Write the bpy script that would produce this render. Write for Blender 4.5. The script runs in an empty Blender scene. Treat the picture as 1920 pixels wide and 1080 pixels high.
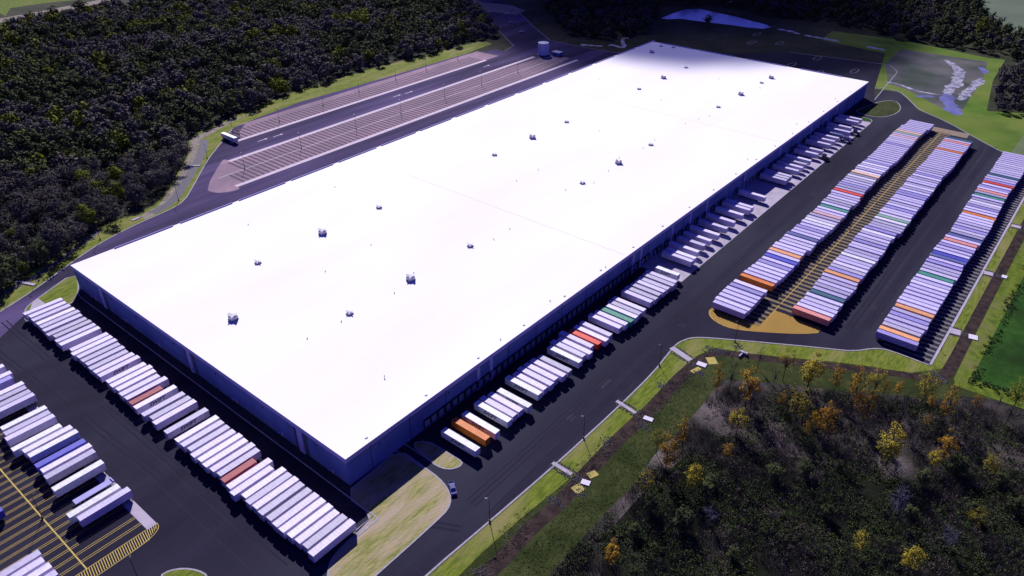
import bpy, bmesh, math, random
import numpy as np
from mathutils import Vector, Matrix, noise as mnoise
from mathutils.geometry import tessellate_polygon
random.seed(7)
S = bpy.context.scene
COL = S.collection
# ------------------------------------------------------------------ camera
F_PX, AZ, PITCH, ROLL = (1402.736657, 0.686504, 0.563321, 0.000556)
CAM = Vector((-100.8753, -151.8651, 187.4382))
fw = Vector((math.cos(AZ)*math.cos(PITCH), math.sin(AZ)*math.cos(PITCH), -math.sin(PITCH)))
rt = fw.cross(Vector((0, 0, 1))).normalized(); up = rt.cross(fw)
r2 = math.cos(ROLL)*rt + math.sin(ROLL)*up; u2 = -math.sin(ROLL)*rt + math.cos(ROLL)*up
cd = bpy.data.cameras.new('camera'); cam = bpy.data.objects.new('camera', cd); COL.objects.link(cam)
cam.matrix_world = Matrix(((r2.x, u2.x, -fw.x, CAM.x), (r2.y, u2.y, -fw.y, CAM.y), (r2.z, u2.z, -fw.z, CAM.z), (0, 0, 0, 1)))
cd.sensor_width = 36; cd.lens = F_PX/1920*36; cd.clip_start = 1; cd.clip_end = 9000
S.camera = cam
# ------------------------------------------------------------------ light
SUN = Vector((0.86, 1.06, 1.0)).normalized()          # towards the sun
SUN_EL = math.asin(SUN.z); SUN_ROT = math.atan2(SUN.x, SUN.y)
W = bpy.data.worlds.new('World'); S.world = W; W.use_nodes = True
wn = W.node_tree; wn.nodes.clear()
sky = wn.nodes.new('ShaderNodeTexSky'); sky.sky_type = 'NISHITA'; sky.sun_disc = False
sky.sun_elevation = SUN_EL; sky.sun_rotation = SUN_ROT; sky.ozone_density = 3.0; sky.dust_density = 0.2; sky.altitude = 300
tint = wn.nodes.new('ShaderNodeMix'); tint.data_type = 'RGBA'; tint.blend_type = 'MULTIPLY'; tint.inputs[0].default_value = 1
tint.inputs[7].default_value = (0.30, 0.24, 1.0, 1)
bg = wn.nodes.new('ShaderNodeBackground'); bg.inputs[1].default_value = 0.07
wo = wn.nodes.new('ShaderNodeOutputWorld')
wn.links.new(sky.outputs[0], tint.inputs[6]); wn.links.new(tint.outputs[2], bg.inputs[0]); wn.links.new(bg.outputs[0], wo.inputs[0])
sl = bpy.data.lights.new('sun', 'SUN'); sl.energy = 5.0; sl.angle = math.radians(0.5); sl.color = (1.0, 0.965, 0.95)
so = bpy.data.objects.new('sun', sl); COL.objects.link(so)
so.rotation_euler = SUN.to_track_quat('Z', 'Y').to_euler()
S.view_settings.view_transform = 'Standard'; S.view_settings.look = 'None'
S.view_settings.exposure = 0.35; S.view_settings.gamma = 1.0
S.cycles.max_bounces = 4; S.cycles.diffuse_bounces = 1; S.cycles.transparent_max_bounces = 8
# ------------------------------------------------------------------ helpers
def at(px, py, z=0.0):
    """ground point (or point at height z) traced from a place in the photograph"""
    d = fw*F_PX + r2*(px-960) - u2*(py-540)
    t = (z-CAM.z)/d.z
    p = CAM + d*t
    return Vector((p.x, p.y, z))
def G(pts, z=0.0): return [at(a, b, z).to_2d() for a, b in pts]
def P2(pts): return [Vector(p) for p in pts]
MATS = {}
def mat(name, c1, c2=None, scale=1.0, rough=0.8, spec=0.3, metal=0.0, detail=4, contrast=(0.35, 0.65), c3=None, scale3=0.1,
        con3=(0.4, 0.65), bump=0.0, bscale=None, rand=0.0, stretch=None, coord='pos'):
    if name in MATS: return MATS[name]
    m = bpy.data.materials.new(name); m.use_nodes = True; nt = m.node_tree; N = nt.nodes; L = nt.links
    b = N['Principled BSDF']; b.inputs['Roughness'].default_value = rough; b.inputs['Metallic'].default_value = metal
    b.inputs['Specular IOR Level'].default_value = spec
    b.inputs['Base Color'].default_value = (*c1, 1)
    vec = None
    if c2 or c3 or bump:
        if coord == 'pos': g = N.new('ShaderNodeNewGeometry'); vec = g.outputs['Position']
        else: g = N.new('ShaderNodeTexCoord'); vec = g.outputs['Object']
        if stretch:
            mp = N.new('ShaderNodeMapping'); mp.inputs['Scale'].default_value = stretch[1]; mp.inputs['Rotation'].default_value = (0, 0, stretch[0])
            L.new(vec, mp.inputs[0]); vec = mp.outputs[0]
    out = None
    if c2:
        n = N.new('ShaderNodeTexNoise'); n.inputs['Scale'].default_value = scale; n.inputs['Detail'].default_value = detail; L.new(vec, n.inputs['Vector'])
        r = N.new('ShaderNodeMapRange'); r.inputs[1].default_value = contrast[0]; r.inputs[2].default_value = contrast[1]; L.new(n.outputs[0], r.inputs[0])
        mx = N.new('ShaderNodeMix'); mx.data_type = 'RGBA'; L.new(r.outputs[0], mx.inputs[0]); mx.inputs[6].default_value = (*c1, 1); mx.inputs[7].default_value = (*c2, 1)
        out = mx.outputs[2]
    if c3:
        n = N.new('ShaderNodeTexNoise'); n.inputs['Scale'].default_value = scale3; n.inputs['Detail'].default_value = 5; L.new(vec, n.inputs['Vector'])
        r = N.new('ShaderNodeMapRange'); r.inputs[1].default_value = con3[0]; r.inputs[2].default_value = con3[1]; L.new(n.outputs[0], r.inputs[0])
        mx = N.new('ShaderNodeMix'); mx.data_type = 'RGBA'; L.new(r.outputs[0], mx.inputs[0])
        if out: L.new(out, mx.inputs[6])
        else: mx.inputs[6].default_value = (*c1, 1)
        mx.inputs[7].default_value = (*c3, 1); out = mx.outputs[2]
    if rand:
        oi = N.new('ShaderNodeObjectInfo'); r = N.new('ShaderNodeMapRange'); r.inputs[3].default_value = 1-rand; r.inputs[4].default_value = 1+rand
        L.new(oi.outputs['Random'], r.inputs[0])
        hs = N.new('ShaderNodeHueSaturation'); L.new(r.outputs[0], hs.inputs['Value'])
        if out: L.new(out, hs.inputs['Color'])
        else: hs.inputs['Color'].default_value = (*c1, 1)
        out = hs.outputs[0]
    if out: L.new(out, b.inputs['Base Color'])
    if bump:
        n = N.new('ShaderNodeTexNoise'); n.inputs['Scale'].default_value = bscale or scale*3; n.inputs['Detail'].default_value = 3; L.new(vec, n.inputs['Vector'])
        bp = N.new('ShaderNodeBump'); bp.inputs['Strength'].default_value = bump; bp.inputs['Distance'].default_value = 0.3
        L.new(n.outputs[0], bp.inputs['Height']); L.new(bp.outputs[0], b.inputs['Normal'])
    m.diffuse_color = (*c1, 1)
    MATS[name] = m; return m
def link(name, me, m=None, parent=None):
    o = bpy.data.objects.new(name, me); COL.objects.link(o)
    if m is not None and me is not None:
        for x in (m if isinstance(m, (list, tuple)) else [m]): me.materials.append(x)
    if parent: o.parent = parent
    return o
def tag(o, label=None, cat=None, group=None, kind=None):
    if label: o['label'] = label
    if cat: o['category'] = cat
    if group: o['group'] = group
    if kind: o['kind'] = kind
    return o
def empty(name, loc=(0, 0, 0), rz=0.0):
    o = bpy.data.objects.new(name, None); COL.objects.link(o); o.location = loc; o.rotation_euler = (0, 0, rz); o.empty_display_size = 0.5; return o
def copy_tree(o, parent=None):
    c = o.copy(); COL.objects.link(c); c.parent = parent
    for ch in list(o.children):
        copy_tree(ch, c)
    return c
class MB:
    """collects boxes, cylinders, prisms and faces into one mesh"""
    def __init__(s): s.v = []; s.f = []; s.mi = []; s.cur = 0
    def face(s, pts):
        n = len(s.v); s.v += [tuple(p) for p in pts]; s.f.append(tuple(range(n, n+len(pts)))); s.mi.append(s.cur)
    def box(s, x0, x1, y0, y1, z0, z1, rot=0.0, org=(0, 0)):
        n = len(s.v); c, si = math.cos(rot), math.sin(rot)
        for z in (z0, z1):
            for x, y in ((x0, y0), (x1, y0), (x1, y1), (x0, y1)):
                s.v.append((org[0]+x*c-y*si, org[1]+x*si+y*c, z))
        for q in ((0, 3, 2, 1), (4, 5, 6, 7), (0, 1, 5, 4), (1, 2, 6, 5), (2, 3, 7, 6), (3, 0, 4, 7)):
            s.f.append(tuple(n+i for i in q)); s.mi.append(s.cur)
    def cyl(s, p0, p1, r0, r1=None, n=10, caps=True):
        r1 = r0 if r1 is None else r1
        p0 = Vector(p0); p1 = Vector(p1); d = (p1-p0).normalized()
        a = d.orthogonal().normalized(); b = d.cross(a); k = len(s.v)
        for p, r in ((p0, r0), (p1, r1)):
            for i in range(n):
                t = 2*math.pi*i/n; s.v.append(tuple(p+a*math.cos(t)*r+b*math.sin(t)*r))
        for i in range(n):
            j = (i+1) % n; s.f.append((k+i, k+j, k+n+j, k+n+i)); s.mi.append(s.cur)
        if caps:
            s.f.append(tuple(k+i for i in reversed(range(n)))); s.mi.append(s.cur)
            s.f.append(tuple(k+n+i for i in range(n))); s.mi.append(s.cur)
    def mesh(s, name):
        me = bpy.data.meshes.new(name); me.from_pydata(s.v, [], s.f)
        me.polygons.foreach_set('material_index', s.mi); me.update(); return me
    def build(s, name, m, parent=None): return link(name, s.mesh(name), m, parent)
def sheet(name, pts, z, m, parent=None, sub=None):
    """flat polygon at height z"""
    v3 = [Vector((p[0], p[1], z)) for p in pts]
    tris = tessellate_polygon([v3])
    me = bpy.data.meshes.new(name)
    fs = []
    for t in tris:
        a, b, c = (v3[i] for i in t)
        if (b-a).cross(c-a).z < 0: t = (t[0], t[2], t[1])
        fs.append(tuple(t))
    me.from_pydata([tuple(p) for p in v3], [], fs); me.update()
    return link(name, me, m, parent)
def smooth(pts, it=2, closed=False):
    pts = [Vector(p) for p in pts]
    for _ in range(it):
        q = []
        n = len(pts)
        rng = range(n) if closed else range(n-1)
        if not closed: q.append(pts[0])
        for i in rng:
            a, b = pts[i], pts[(i+1) % n]
            q += [a*.75+b*.25, a*.25+b*.75]
        if not closed: q.append(pts[-1])
        pts = q
    return pts
def ribbon(mb, pts, w, z0, z1, closed=False, off=0.0):
    """raised strip of width w along a 2-D polyline"""
    pts = [Vector(p) for p in pts]; n = len(pts); L = []; R = []
    for i in range(n):
        a = pts[(i-1) % n] if (closed or i > 0) else pts[i]; b = pts[(i+1) % n] if (closed or i < n-1) else pts[i]
        d = (b-a).normalized(); nr = Vector((-d.y, d.x))
        L.append(pts[i]+nr*(off+w/2)); R.append(pts[i]+nr*(off-w/2))
    for i in range(n if closed else n-1):
        j = (i+1) % n
        a, b, c, d = R[i], R[j], L[j], L[i]
        mb.face([(a.x, a.y, z1), (b.x, b.y, z1), (c.x, c.y, z1), (d.x, d.y, z1)])
        if z1-z0 > 0.02:
            mb.face([(a.x, a.y, z0), (b.x, b.y, z0), (b.x, b.y, z1), (a.x, a.y, z1)])
            mb.face([(c.x, c.y, z0), (d.x, d.y, z0), (d.x, d.y, z1), (c.x, c.y, z1)])
def struct(o): o['kind'] = 'structure'; return o
def inside(p, poly):
    x, y = p[0], p[1]; c = False; n = len(poly); j = n-1
    for i in range(n):
        xi, yi = poly[i]; xj, yj = poly[j]
        if (yi > y) != (yj > y) and x < (xj-xi)*(y-yi)/(yj-yi)+xi: c = not c
        j = i
    return c
# ------------------------------------------------------------------ materials
M_ground = mat('scrub ground', (0.022, 0.026, 0.014), (0.05, 0.045, 0.032), 0.15, 0.95, 0.1, c3=(0.012, 0.02, 0.008), scale3=0.03, bump=0.6, bscale=0.6)
M_asph = mat('asphalt', (0.026, 0.0235, 0.043), (0.019, 0.017, 0.032), 0.06, 0.95, 0.03, c3=(0.040, 0.040, 0.060), scale3=0.016, con3=(0.45, 0.75), stretch=(0.0, (0.35, 1.4, 1)))
M_asph2 = mat('bluish old asphalt', (0.070, 0.053, 0.130), (0.105, 0.076, 0.175), 0.10, 0.95, 0.03, c3=(0.030, 0.026, 0.052), scale3=0.03, stretch=(0.0, (0.15, 1.5, 1)))
M_conc = mat('pale concrete', (0.42, 0.36, 0.46), (0.34, 0.30, 0.38), 0.25, 0.85, 0.2, c3=(0.28, 0.25, 0.32), scale3=0.06, con3=(0.5, 0.8))
M_kerb = mat('kerb concrete', (0.36, 0.32, 0.40), (0.27, 0.25, 0.29), 0.8, 0.9, 0.2)
M_pinklot = mat('pink brown gravelled stalls', (0.32, 0.205, 0.28), (0.26, 0.17, 0.23), 0.2, 0.9, 0.1, c3=(0.20, 0.14, 0.19), scale3=0.03)
M_darkstripe = mat('dark stall lines', (0.085, 0.060, 0.095), (0.11, 0.075, 0.115), 0.6, 0.9, 0.1)
M_yellow = mat('yellow road paint', (0.52, 0.38, 0.07), (0.40, 0.29, 0.08), 0.8, 0.7, 0.3)
M_oldyellow = mat('worn ochre stall paint', (0.20, 0.15, 0.075), (0.15, 0.12, 0.07), 0.5, 0.8, 0.2)
M_white = mat('white road paint', (0.55, 0.5, 0.62), (0.4, 0.37, 0.45), 0.8, 0.7, 0.3)
M_grass = mat('mown verge grass', (0.17, 0.20, 0.026), (0.075, 0.115, 0.012), 0.6, 0.95, 0.1, c3=(0.22, 0.20, 0.075), scale3=0.09, con3=(0.45, 0.7), bump=0.7, bscale=2.5, stretch=(-0.62, (0.35, 1.5, 1)))
M_straw = mat('dry straw coloured grass', (0.34, 0.29, 0.14), (0.17, 0.19, 0.05), 0.55, 0.95, 0.1, c3=(0.38, 0.30, 0.22), scale3=0.14, con3=(0.42, 0.62), bump=0.7, bscale=2.5, stretch=(-0.66, (0.4, 1.5, 1)))
M_dgrass = mat('coarse dark green grass', (0.030, 0.042, 0.010), (0.055, 0.062, 0.020), 0.4, 0.95, 0.1, c3=(0.018, 0.028, 0.006), scale3=0.08, bump=0.9, bscale=2.0)
M_field = mat('deep green crop', (0.016, 0.062, 0.006), (0.030, 0.088, 0.012), 0.3, 0.95, 0.1, c3=(0.010, 0.032, 0.004), scale3=0.04, bump=1.0, bscale=1.5)
M_ygrass = mat('yellow green rough grass', (0.13, 0.17, 0.018), (0.06, 0.10, 0.010), 0.35, 0.95, 0.1, c3=(0.15, 0.15, 0.05), scale3=0.06, con3=(0.5, 0.7), bump=1.0, bscale=1.8)
M_ditch = mat('dark wet ditch bed', (0.022, 0.016, 0.018), (0.055, 0.038, 0.034), 0.30, 0.95, 0.03, bump=0.8, bscale=2.0)
M_mudpath = mat('grey brown dug soil', (0.27, 0.23, 0.20), (0.15, 0.13, 0.12), 0.3, 0.95, 0.1, bump=0.8)
M_dirt = mat('bare grey field soil', (0.075, 0.075, 0.085), (0.035, 0.050, 0.040), 0.035, 0.95, 0.1, c3=(0.13, 0.12, 0.125), scale3=0.02, con3=(0.45, 0.7), bump=0.5)
M_farfield = mat('grey green far field', (0.11, 0.14, 0.10), (0.09, 0.12, 0.085), 0.02, 0.95, 0.1)
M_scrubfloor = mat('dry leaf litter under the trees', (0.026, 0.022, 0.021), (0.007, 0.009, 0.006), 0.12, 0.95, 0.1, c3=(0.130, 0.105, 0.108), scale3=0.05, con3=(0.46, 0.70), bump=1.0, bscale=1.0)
M_water = mat('still water', (0.13, 0.13, 0.34), None, rough=0.22, spec=0.5)
M_wet = mat('wet reflective soil', (0.38, 0.37, 0.48), (0.09, 0.09, 0.13), 0.22, 0.6, 0.2)
M_wet2 = mat('blue shallow water', (0.16, 0.16, 0.36), (0.10, 0.10, 0.22), 0.1, 0.35, 0.5)
M_roof = mat('white roof membrane', (0.86, 0.83, 0.86), (0.82, 0.775, 0.82), 0.02, 0.8, 0.1, c3=(0.74, 0.69, 0.75), scale3=0.008, con3=(0.5, 0.85), stretch=(0.0, (0.4, 1.6, 1)))
M_wall = mat('painted concrete wall panels', (0.14, 0.18, 0.43), (0.11, 0.15, 0.37), 0.12, 0.8, 0.1, c3=(0.08, 0.11, 0.29), scale3=0.05, con3=(0.5, 0.8))
M_fascia = mat('pale grey fascia', (0.36, 0.34, 0.66), (0.32, 0.30, 0.60), 0.2, 0.7, 0.25)
M_dark = mat('dark metal', (0.02, 0.02, 0.025), None, rough=0.5, spec=0.4)
M_black = mat('black rubber', (0.012, 0.012, 0.014), None, rough=0.8)
M_steel = mat('galvanised steel', (0.32, 0.31, 0.36), (0.24, 0.23, 0.28), 1.0, 0.5, 0.4)
M_frame = mat('dark chassis paint', (0.03, 0.03, 0.045), None, rough=0.6)
M_door = mat('pale dock door', (0.30, 0.31, 0.42), None, rough=0.6)
M_hub = mat('bright wheel hub', (0.45, 0.44, 0.5), None, rough=0.4, metal=0.5)
M_glass = mat('dark blue glass', (0.08, 0.10, 0.30), None, rough=0.35, spec=0.4)
M_logo = mat('navy sign lettering', (0.012, 0.02, 0.07), None, rough=0.6)
M_rock = mat('broken grey rock', (0.16, 0.15, 0.17), (0.07, 0.065, 0.07), 1.5, 0.9)
M_mat_y = mat('yellow erosion matting', (0.42, 0.34, 0.09), (0.33, 0.27, 0.08), 0.8, 0.9)
M_bark = mat('grey brown bark', (0.035, 0.028, 0.026), (0.06, 0.05, 0.05), 2.0, 0.9)
M_barkpale = mat('pale grey bark', (0.17, 0.16, 0.21), (0.10, 0.09, 0.13), 2.0, 0.9)
# ------------------------------------------------------------------ ground sheets
def dense_plane(name, x0, x1, y0, y1, z, m):
    me = bpy.data.meshes.new(name); me.from_pydata([(x0, y0, z), (x1, y0, z), (x1, y1, z), (x0, y1, z)], [], [(0, 1, 2, 3)]); return link(name, me, m)
struct(dense_plane('ground', -3000, 5000, -3000, 5000, 0, M_ground))
# outer edge of the paved yard (kerb line), anticlockwise seen from the photo's south side
K_south = smooth(G([(560, 1300), (795, 1080), (919, 975), (1040, 871), (1160, 761), (1225, 697), (1252, 662), (1270, 642), (1296, 632), (1335, 633), (1480, 646), (1560, 654), (1600, 658), (1640, 652), (1668, 656), (1742, 684)]), 1)
K_east = P2([(190.9, -131.0), (560, -131.2)])
K_ne = smooth(G([(1960, 322), (1883, 288), (1830, 260), (1776, 229), (1722, 206), (1704, 187), (1686, 172), (1662, 165), (1640, 166)]), 1)
K_carpark = G([(1640, 187), (1683, 135), (1668, 122), (1480, 98)])
K_north = G([(1180, 103), (1090, 88), (1032, 76), (1000, 50), (965, 14), (900, -20), (862, -20), (905, 26), (963, 86), (946, 96), (930, 92), (870, 102), (700, 152), (560, 192), (480, 222)])
K_west = smooth(G([(437, 240), (420, 262), (405, 280), (388, 302), (362, 350), (345, 378), (318, 394), (262, 418), (226, 436), (186, 457), (128, 497), (70, 540), (0, 586), (-120, 655)]), 1)
yard = list(K_south) + list(K_east) + list(K_ne) + list(K_carpark) + list(K_north) + list(K_west) + P2([(-300, 150), (-300, -200), (-60, -140)])
struct(sheet('asphalt_yard', yard, 0.004, M_asph))
# violet older asphalt round the north and west sides
nw = G([(0, 590), (-120, 660), (-120, 720), (0, 655), (60, 590), (120, 528)]) + P2([(-1.0, 191.5), (0, 191.5), (520, 191.5)]) + list(K_north)[:4] + G([(1000, 50), (965, 14), (900, -20), (862, -20), (905, 26), (963, 86), (946, 96), (930, 92), (870, 102), (700, 152), (560, 192), (480, 222)]) + list(K_west)
nw = G([(-120, 655), (-60, 690), (40, 596), (120, 530)]) + P2([(-1, 191.5), (521, 191.5)]) + G([(1180, 103), (1090, 88), (1032, 76), (1000, 50), (965, 14), (900, -20), (862, -20), (905, 26), (963, 86), (946, 96), (930, 92), (870, 102), (700, 152), (560, 192), (480, 222)]) + list(K_west)
struct(sheet('asphalt_road', nw, 0.008, M_asph2))
# truck court apron and dolly pads
apr = MB()
def q(mb, x0, x1, y0, y1, z): mb.face([(x0, y0, z), (x1, y0, z), (x1, y1, z), (x0, y1, z)])
q(apr, 184, 466, -22.6, -0.02, 0.012)
struct(apr.build('concrete_apron', M_conc))
pad = MB(); q(pad, -51.8, -48.6, 34.6, 165, 0.012); q(pad, -92.5, -89.3, 34.6, 120, 0.012)
struct(pad.build('concrete_pad', M_conc))
wm = MB(); wr = random.Random(14)
for x0, y0, x1, y1 in ((20, -44, 165, -40.5), (20, -36, 470, -34.5), (-45, 175, -36, 20), (-34, 190, -31, -10), (195, -97, 470, -95), (200, -103, 470, -101.5), (-28, 30, 10, -40)):
    for k in range(3):
        j = wr.uniform(-1.2, 1.2); n_ = 14; pts = []
        for i in range(n_+1):
            t = i/n_; pts.append(Vector((x0+(x1-x0)*t+wr.uniform(-.3, .3), y0+(y1-y0)*t+j+wr.uniform(-.3, .3))))
        for off in (-0.95, 0.95): ribbon(wm, smooth(pts, 1), 0.5, 0, 0.0085+0.0004*k, off=off)
struct(wm.build('tyre_marks', mat('rubber darkened asphalt', (0.0205, 0.0185, 0.034), (0.024, 0.022, 0.039), 0.2, 0.95, 0.03)))
wm = MB()
for i in range(16): q(wm, -60+i*17.0, -59.88+i*17.0, -46, -24, 0.0062)
q(wm, 20, 470, -33.1, -32.98, 0.0062); q(wm, -40.1, -39.98, -10, 190, 0.0062); q(wm, -34.1, -33.98, -10, 190, 0.0062); q(wm, 195, 470, -99.1, -98.98, 0.0062)
for i in range(26):
    x = wr.uniform(30, 460); y = wr.choice((wr.uniform(-42, -26), wr.uniform(-105, -92))); q(wm, x, x+wr.uniform(2, 7), y, y+wr.uniform(1, 3), 0.0066)
struct(wm.build('asphalt_patches', mat('paler asphalt repair', (0.040, 0.038, 0.056), (0.034, 0.032, 0.048), 0.3, 0.95, 0.03)))
# stall markings, left lot
mk = MB(); z = 0.016
q(mk, -70.6, -70.2, 34.6, 170, z+.004)
y = 38.05
while y < 165:
    for dy in (0, 0.75): q(mk, -90.5, -51.9, y+dy, y+dy+0.16, z)
    y += 3.66
q(mk, -89, -52, 34.75, 34.95, z)
hp = smooth(P2([(-48.5, 34.9), (-48.9, 32.6), (-52, 30.9), (-58, 30.2), (-75, 30.0), (-88, 30.0)]), 2)
ribbon(mk, hp, 0.2, z, z+.001)
for i in range(56):
    x = -50.0 - i*0.72
    y0 = 30.4 if x < -53.5 else 30.9+(x+53.5)*0.55
    mk.face([(x, y0, z), (x+0.24, y0, z), (x+0.24+0.9, 34.7, z), (x+0.9, 34.7, z)])
struct(mk.build('yellow_markings', M_yellow))
# east lot markings
mk = MB(); q(mk, 170.5, 476, -66.75, -66.5, z+.004)
arc = smooth(P2([(171.5, -44.0), (168.6, -44.6), (165.6, -47.0), (163.4, -52), (163.6, -58), (167.5, -66), (178.6, -82.4), (184.4, -88.0)]), 2)
ribbon(mk, arc, 0.28, z+.001, z+.002)
def arc_x(yy):
    best = None
    for a, b in zip(arc, arc[1:]):
        if (a.y-yy)*(b.y-yy) <= 0 and abs(a.y-b.y) > 1e-6:
            x = a.x+(b.x-a.x)*(yy-a.y)/(b.y-a.y); best = x if best is None else min(best, x)
    return best
hz = [(a.x, a.y) for a in arc] + [(188.6, -88.0), (188.6, -66.8), (172.6, -66.6), (172.6, -44.2)]
dh = Vector((math.cos(0.95), math.sin(0.95))); nh = Vector((-dh.y, dh.x)); k = -60.0
while k < 60:
    run = None; t = -60.0
    while t < 60:
        p = Vector((175, -66))+nh*k+dh*t; ins = inside(p, hz)
        if ins and run is None: run = p.copy()
        if run is not None and not ins:
            e = p; w = nh*0.29
            mk.face([(run.x-w.x, run.y-w.y, z), (e.x-w.x, e.y-w.y, z), (e.x+w.x, e.y+w.y, z), (run.x+w.x, run.y+w.y, z)]); run = None
        t += 0.25
    k += 1.1
ribbon(mk, P2([(172.7, -60), (172.7, -66.6), (188.7, -66.7), (188.7, -73)]), 0.3, z+.002, z+.003)
struct(mk.build('yellow_hatching', mat('ochre hatching paint', (0.62, 0.36, 0.04), (0.50, 0.29, 0.04), 0.6)))
mk = MB()
x = 172.0
while x < 476:
    q(mk, x+1.4, x+2.9, -73 if x > 187 else -66.4, -46, z-.002); x += 3.66
struct(mk.build('stall_lines', M_oldyellow))
mk = MB(); x = 193.4
while x < 520:
    q(mk, x, x+1.4, -130.4, -112, z-.002); x += 3.66
struct(mk.build('stall_lines', mat('grey stall paint', (0.17, 0.15, 0.17), (0.13, 0.12, 0.13), 0.5)))
mk = MB(); q(mk, 476, 486, -83, -50, 0.010); struct(mk.build('gravel_strip', mat('tan gravel', (0.24, 0.17, 0.12), (0.19, 0.14, 0.1), 0.3)))
# north trailer lot
lotA = G([(385, 355), (416, 300), (424, 299)]) + P2([(131, 272.6), (462, 272.6), (468, 235.5), (112, 235.4)]) + G([(452, 354), (430, 360), (402, 362)])
struct(sheet('gravel_lot', smooth(lotA, 1, True), 0.012, M_pinklot))
lotB = G([(449, 246), (460, 232)]) + P2([(170, 326), (430, 326), (431, 300), (158, 300)])
struct(sheet('gravel_lot', lotB, 0.012, M_pinklot))
mk = MB(); x = 118.0
while x < 448:
    y1 = 253.3 if x < 127 else 271.5
    q(mk, x, x+1.75, 237.8, y1-0.0, 0.016)
    x += 3.66
x = 160
while x < 412:
    q(mk, x, x+1.75, 301.5, 319, 0.016); x += 3.66
struct(mk.build('stall_lines', M_darkstripe))
mk = MB(); q(mk, 112, 466, 234.3, 237.6, 0.020); q(mk, 131, 449, 271.2, 274.4, 0.020); q(mk, 150, 412.5, 298.2, 301.2, 0.020)
struct(mk.build('concrete_band', mat('pinkish white concrete', (0.50, 0.40, 0.50), (0.42, 0.34, 0.43), 0.3)))
mk = MB(); q(mk, 112, 462, 254.2, 254.55, 0.022)
for (cx, cy) in ((166, 288), (178, 287), (290, 287), (302, 286), (398, 287)):     # painted arrows
    q(mk, cx-3, cx+3, cy-0.25, cy+0.25, 0.014); mk.face([(cx+3, cy-1, .014), (cx+5.2, cy, .014), (cx+3, cy+1, .014)])
struct(mk.build('white_markings', M_white))
# car park markings behind the far wall
mk = MB()
for cx, cy in ((552, 22), (566, 52), (590, 30), (575, 80), (610, 70), (640, 118), (625, 140), (660, 150)):
    loop = [Vector((cx+8*math.cos(t)*(1 if abs(math.cos(t)) > .5 else 1), cy+2.6*math.sin(t))) for t in [i*math.pi/6 for i in range(12)]]
    ribbon(mk, loop, 0.35, 0.016, 0.017, closed=True)
struct(mk.build('parking_lines', M_white))
# ---- kerbs
kb = MB()
for K, off in ((K_south, -0.3), (K_east, -0.3), (K_ne, -0.3), (K_carpark, 0), (K_west, 0)):
    ribbon(kb, K, 0.62, 0, 0.15, off=off)
ribbon(kb, G([(946, 96), (963, 86), (905, 26)]), 0.5, 0, 0.15)
ribbon(kb, G([(1180, 103), (1090, 88), (1032, 76), (1000, 50), (965, 14)]), 0.5, 0, 0.15)
struct(kb.build('kerb', M_kerb))
cap = MB(); ribbon(cap, P2([(191, -131.15), (560, -131.35)]), 1.0, 0, 0.17); struct(cap.build('concrete_edge', M_conc))
# ---- islands: grass inside a kerb
def island(pts, m, kw=0.55, it=1, kerb=True):
    pts = smooth(pts, it, True) if it else P2(pts)
    o = struct(sheet('grass_island', pts, 0.13, m))
    if kerb:
        k = MB(); ribbon(k, pts, kw, 0, 0.16, closed=True); struct(k.build('kerb', M_kerb))
struct(sheet('concrete_pad', G([(62, 566), (72, 560), (88, 572), (60, 606), (48, 602)]), 0.17, M_conc))
island(G([(142, 509), (66, 563), (50, 576), (45, 590), (49, 602), (60, 605), (135, 572), (149, 543)]), M_grass)
B = G([(748, 842), (795, 876), (822, 896), (838, 914), (846, 936), (840, 956), (815, 980), (760, 1030), (690, 1092), (640, 1150)]) + G([(614, 1110), (615, 1070), (622, 1048), (648, 1018), (672, 999)]) + P2([(-3.6, -15.7), (-3.6, -1.5), (8, -1.0)])
island(B, M_straw)
island(G([(770, 833), (805, 862), (818, 874), (840, 881), (862, 876), (868, 866), (838, 848), (800, 826)]), M_straw)
island(G([(300, 1080), (318, 1070), (345, 1066), (372, 1070), (390, 1080), (400, 1130), (300, 1140)]), M_grass)
island(P2([(466, -22.3), (472, -21.5), (475, -16), (472, -4), (466, -3)]), M_field)
island(G([(1625, 200), (1650, 190), (1678, 188), (1690, 200), (1684, 212), (1660, 220), (1632, 219), (1600, 208)]), M_dgrass)
# strip along the short wall, with its thin kerb and stub walls
struct(sheet('wall_strip', P2([(-3.3, -14), (-3.3, 184), (-2.5, 187), (-0.05, 190), (-0.05, -14)]), 0.10, mat('dark soil strip', (0.03, 0.03, 0.03), (0.05, 0.045, 0.045), 0.5)))
k = MB(); ribbon(k, P2([(-0.4, 190.5), (-2.8, 188), (-3.5, 184), (-3.5, -15.5), (-11, -15.7)]), 0.35, 0, 0.25)
ribbon(k, P2([(-14, -17.6), (-3.6, -17.6), (-3.4, -15.6)]), 0.7, 0, 0.2)
ribbon(k, G([(742, 845), (797, 880)]), 0.4, 0, 0.2); ribbon(k, G([(758, 832), (812, 868)]), 0.4, 0, 0.2)
struct(k.build('kerb', M_kerb))
mk = MB(); q(mk, -14, -4.2, -16.6, -16.4, z); q(mk, -14, -4.2, -15.95, -15.75, z)
struct(mk.build('yellow_markings', M_yellow))
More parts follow.
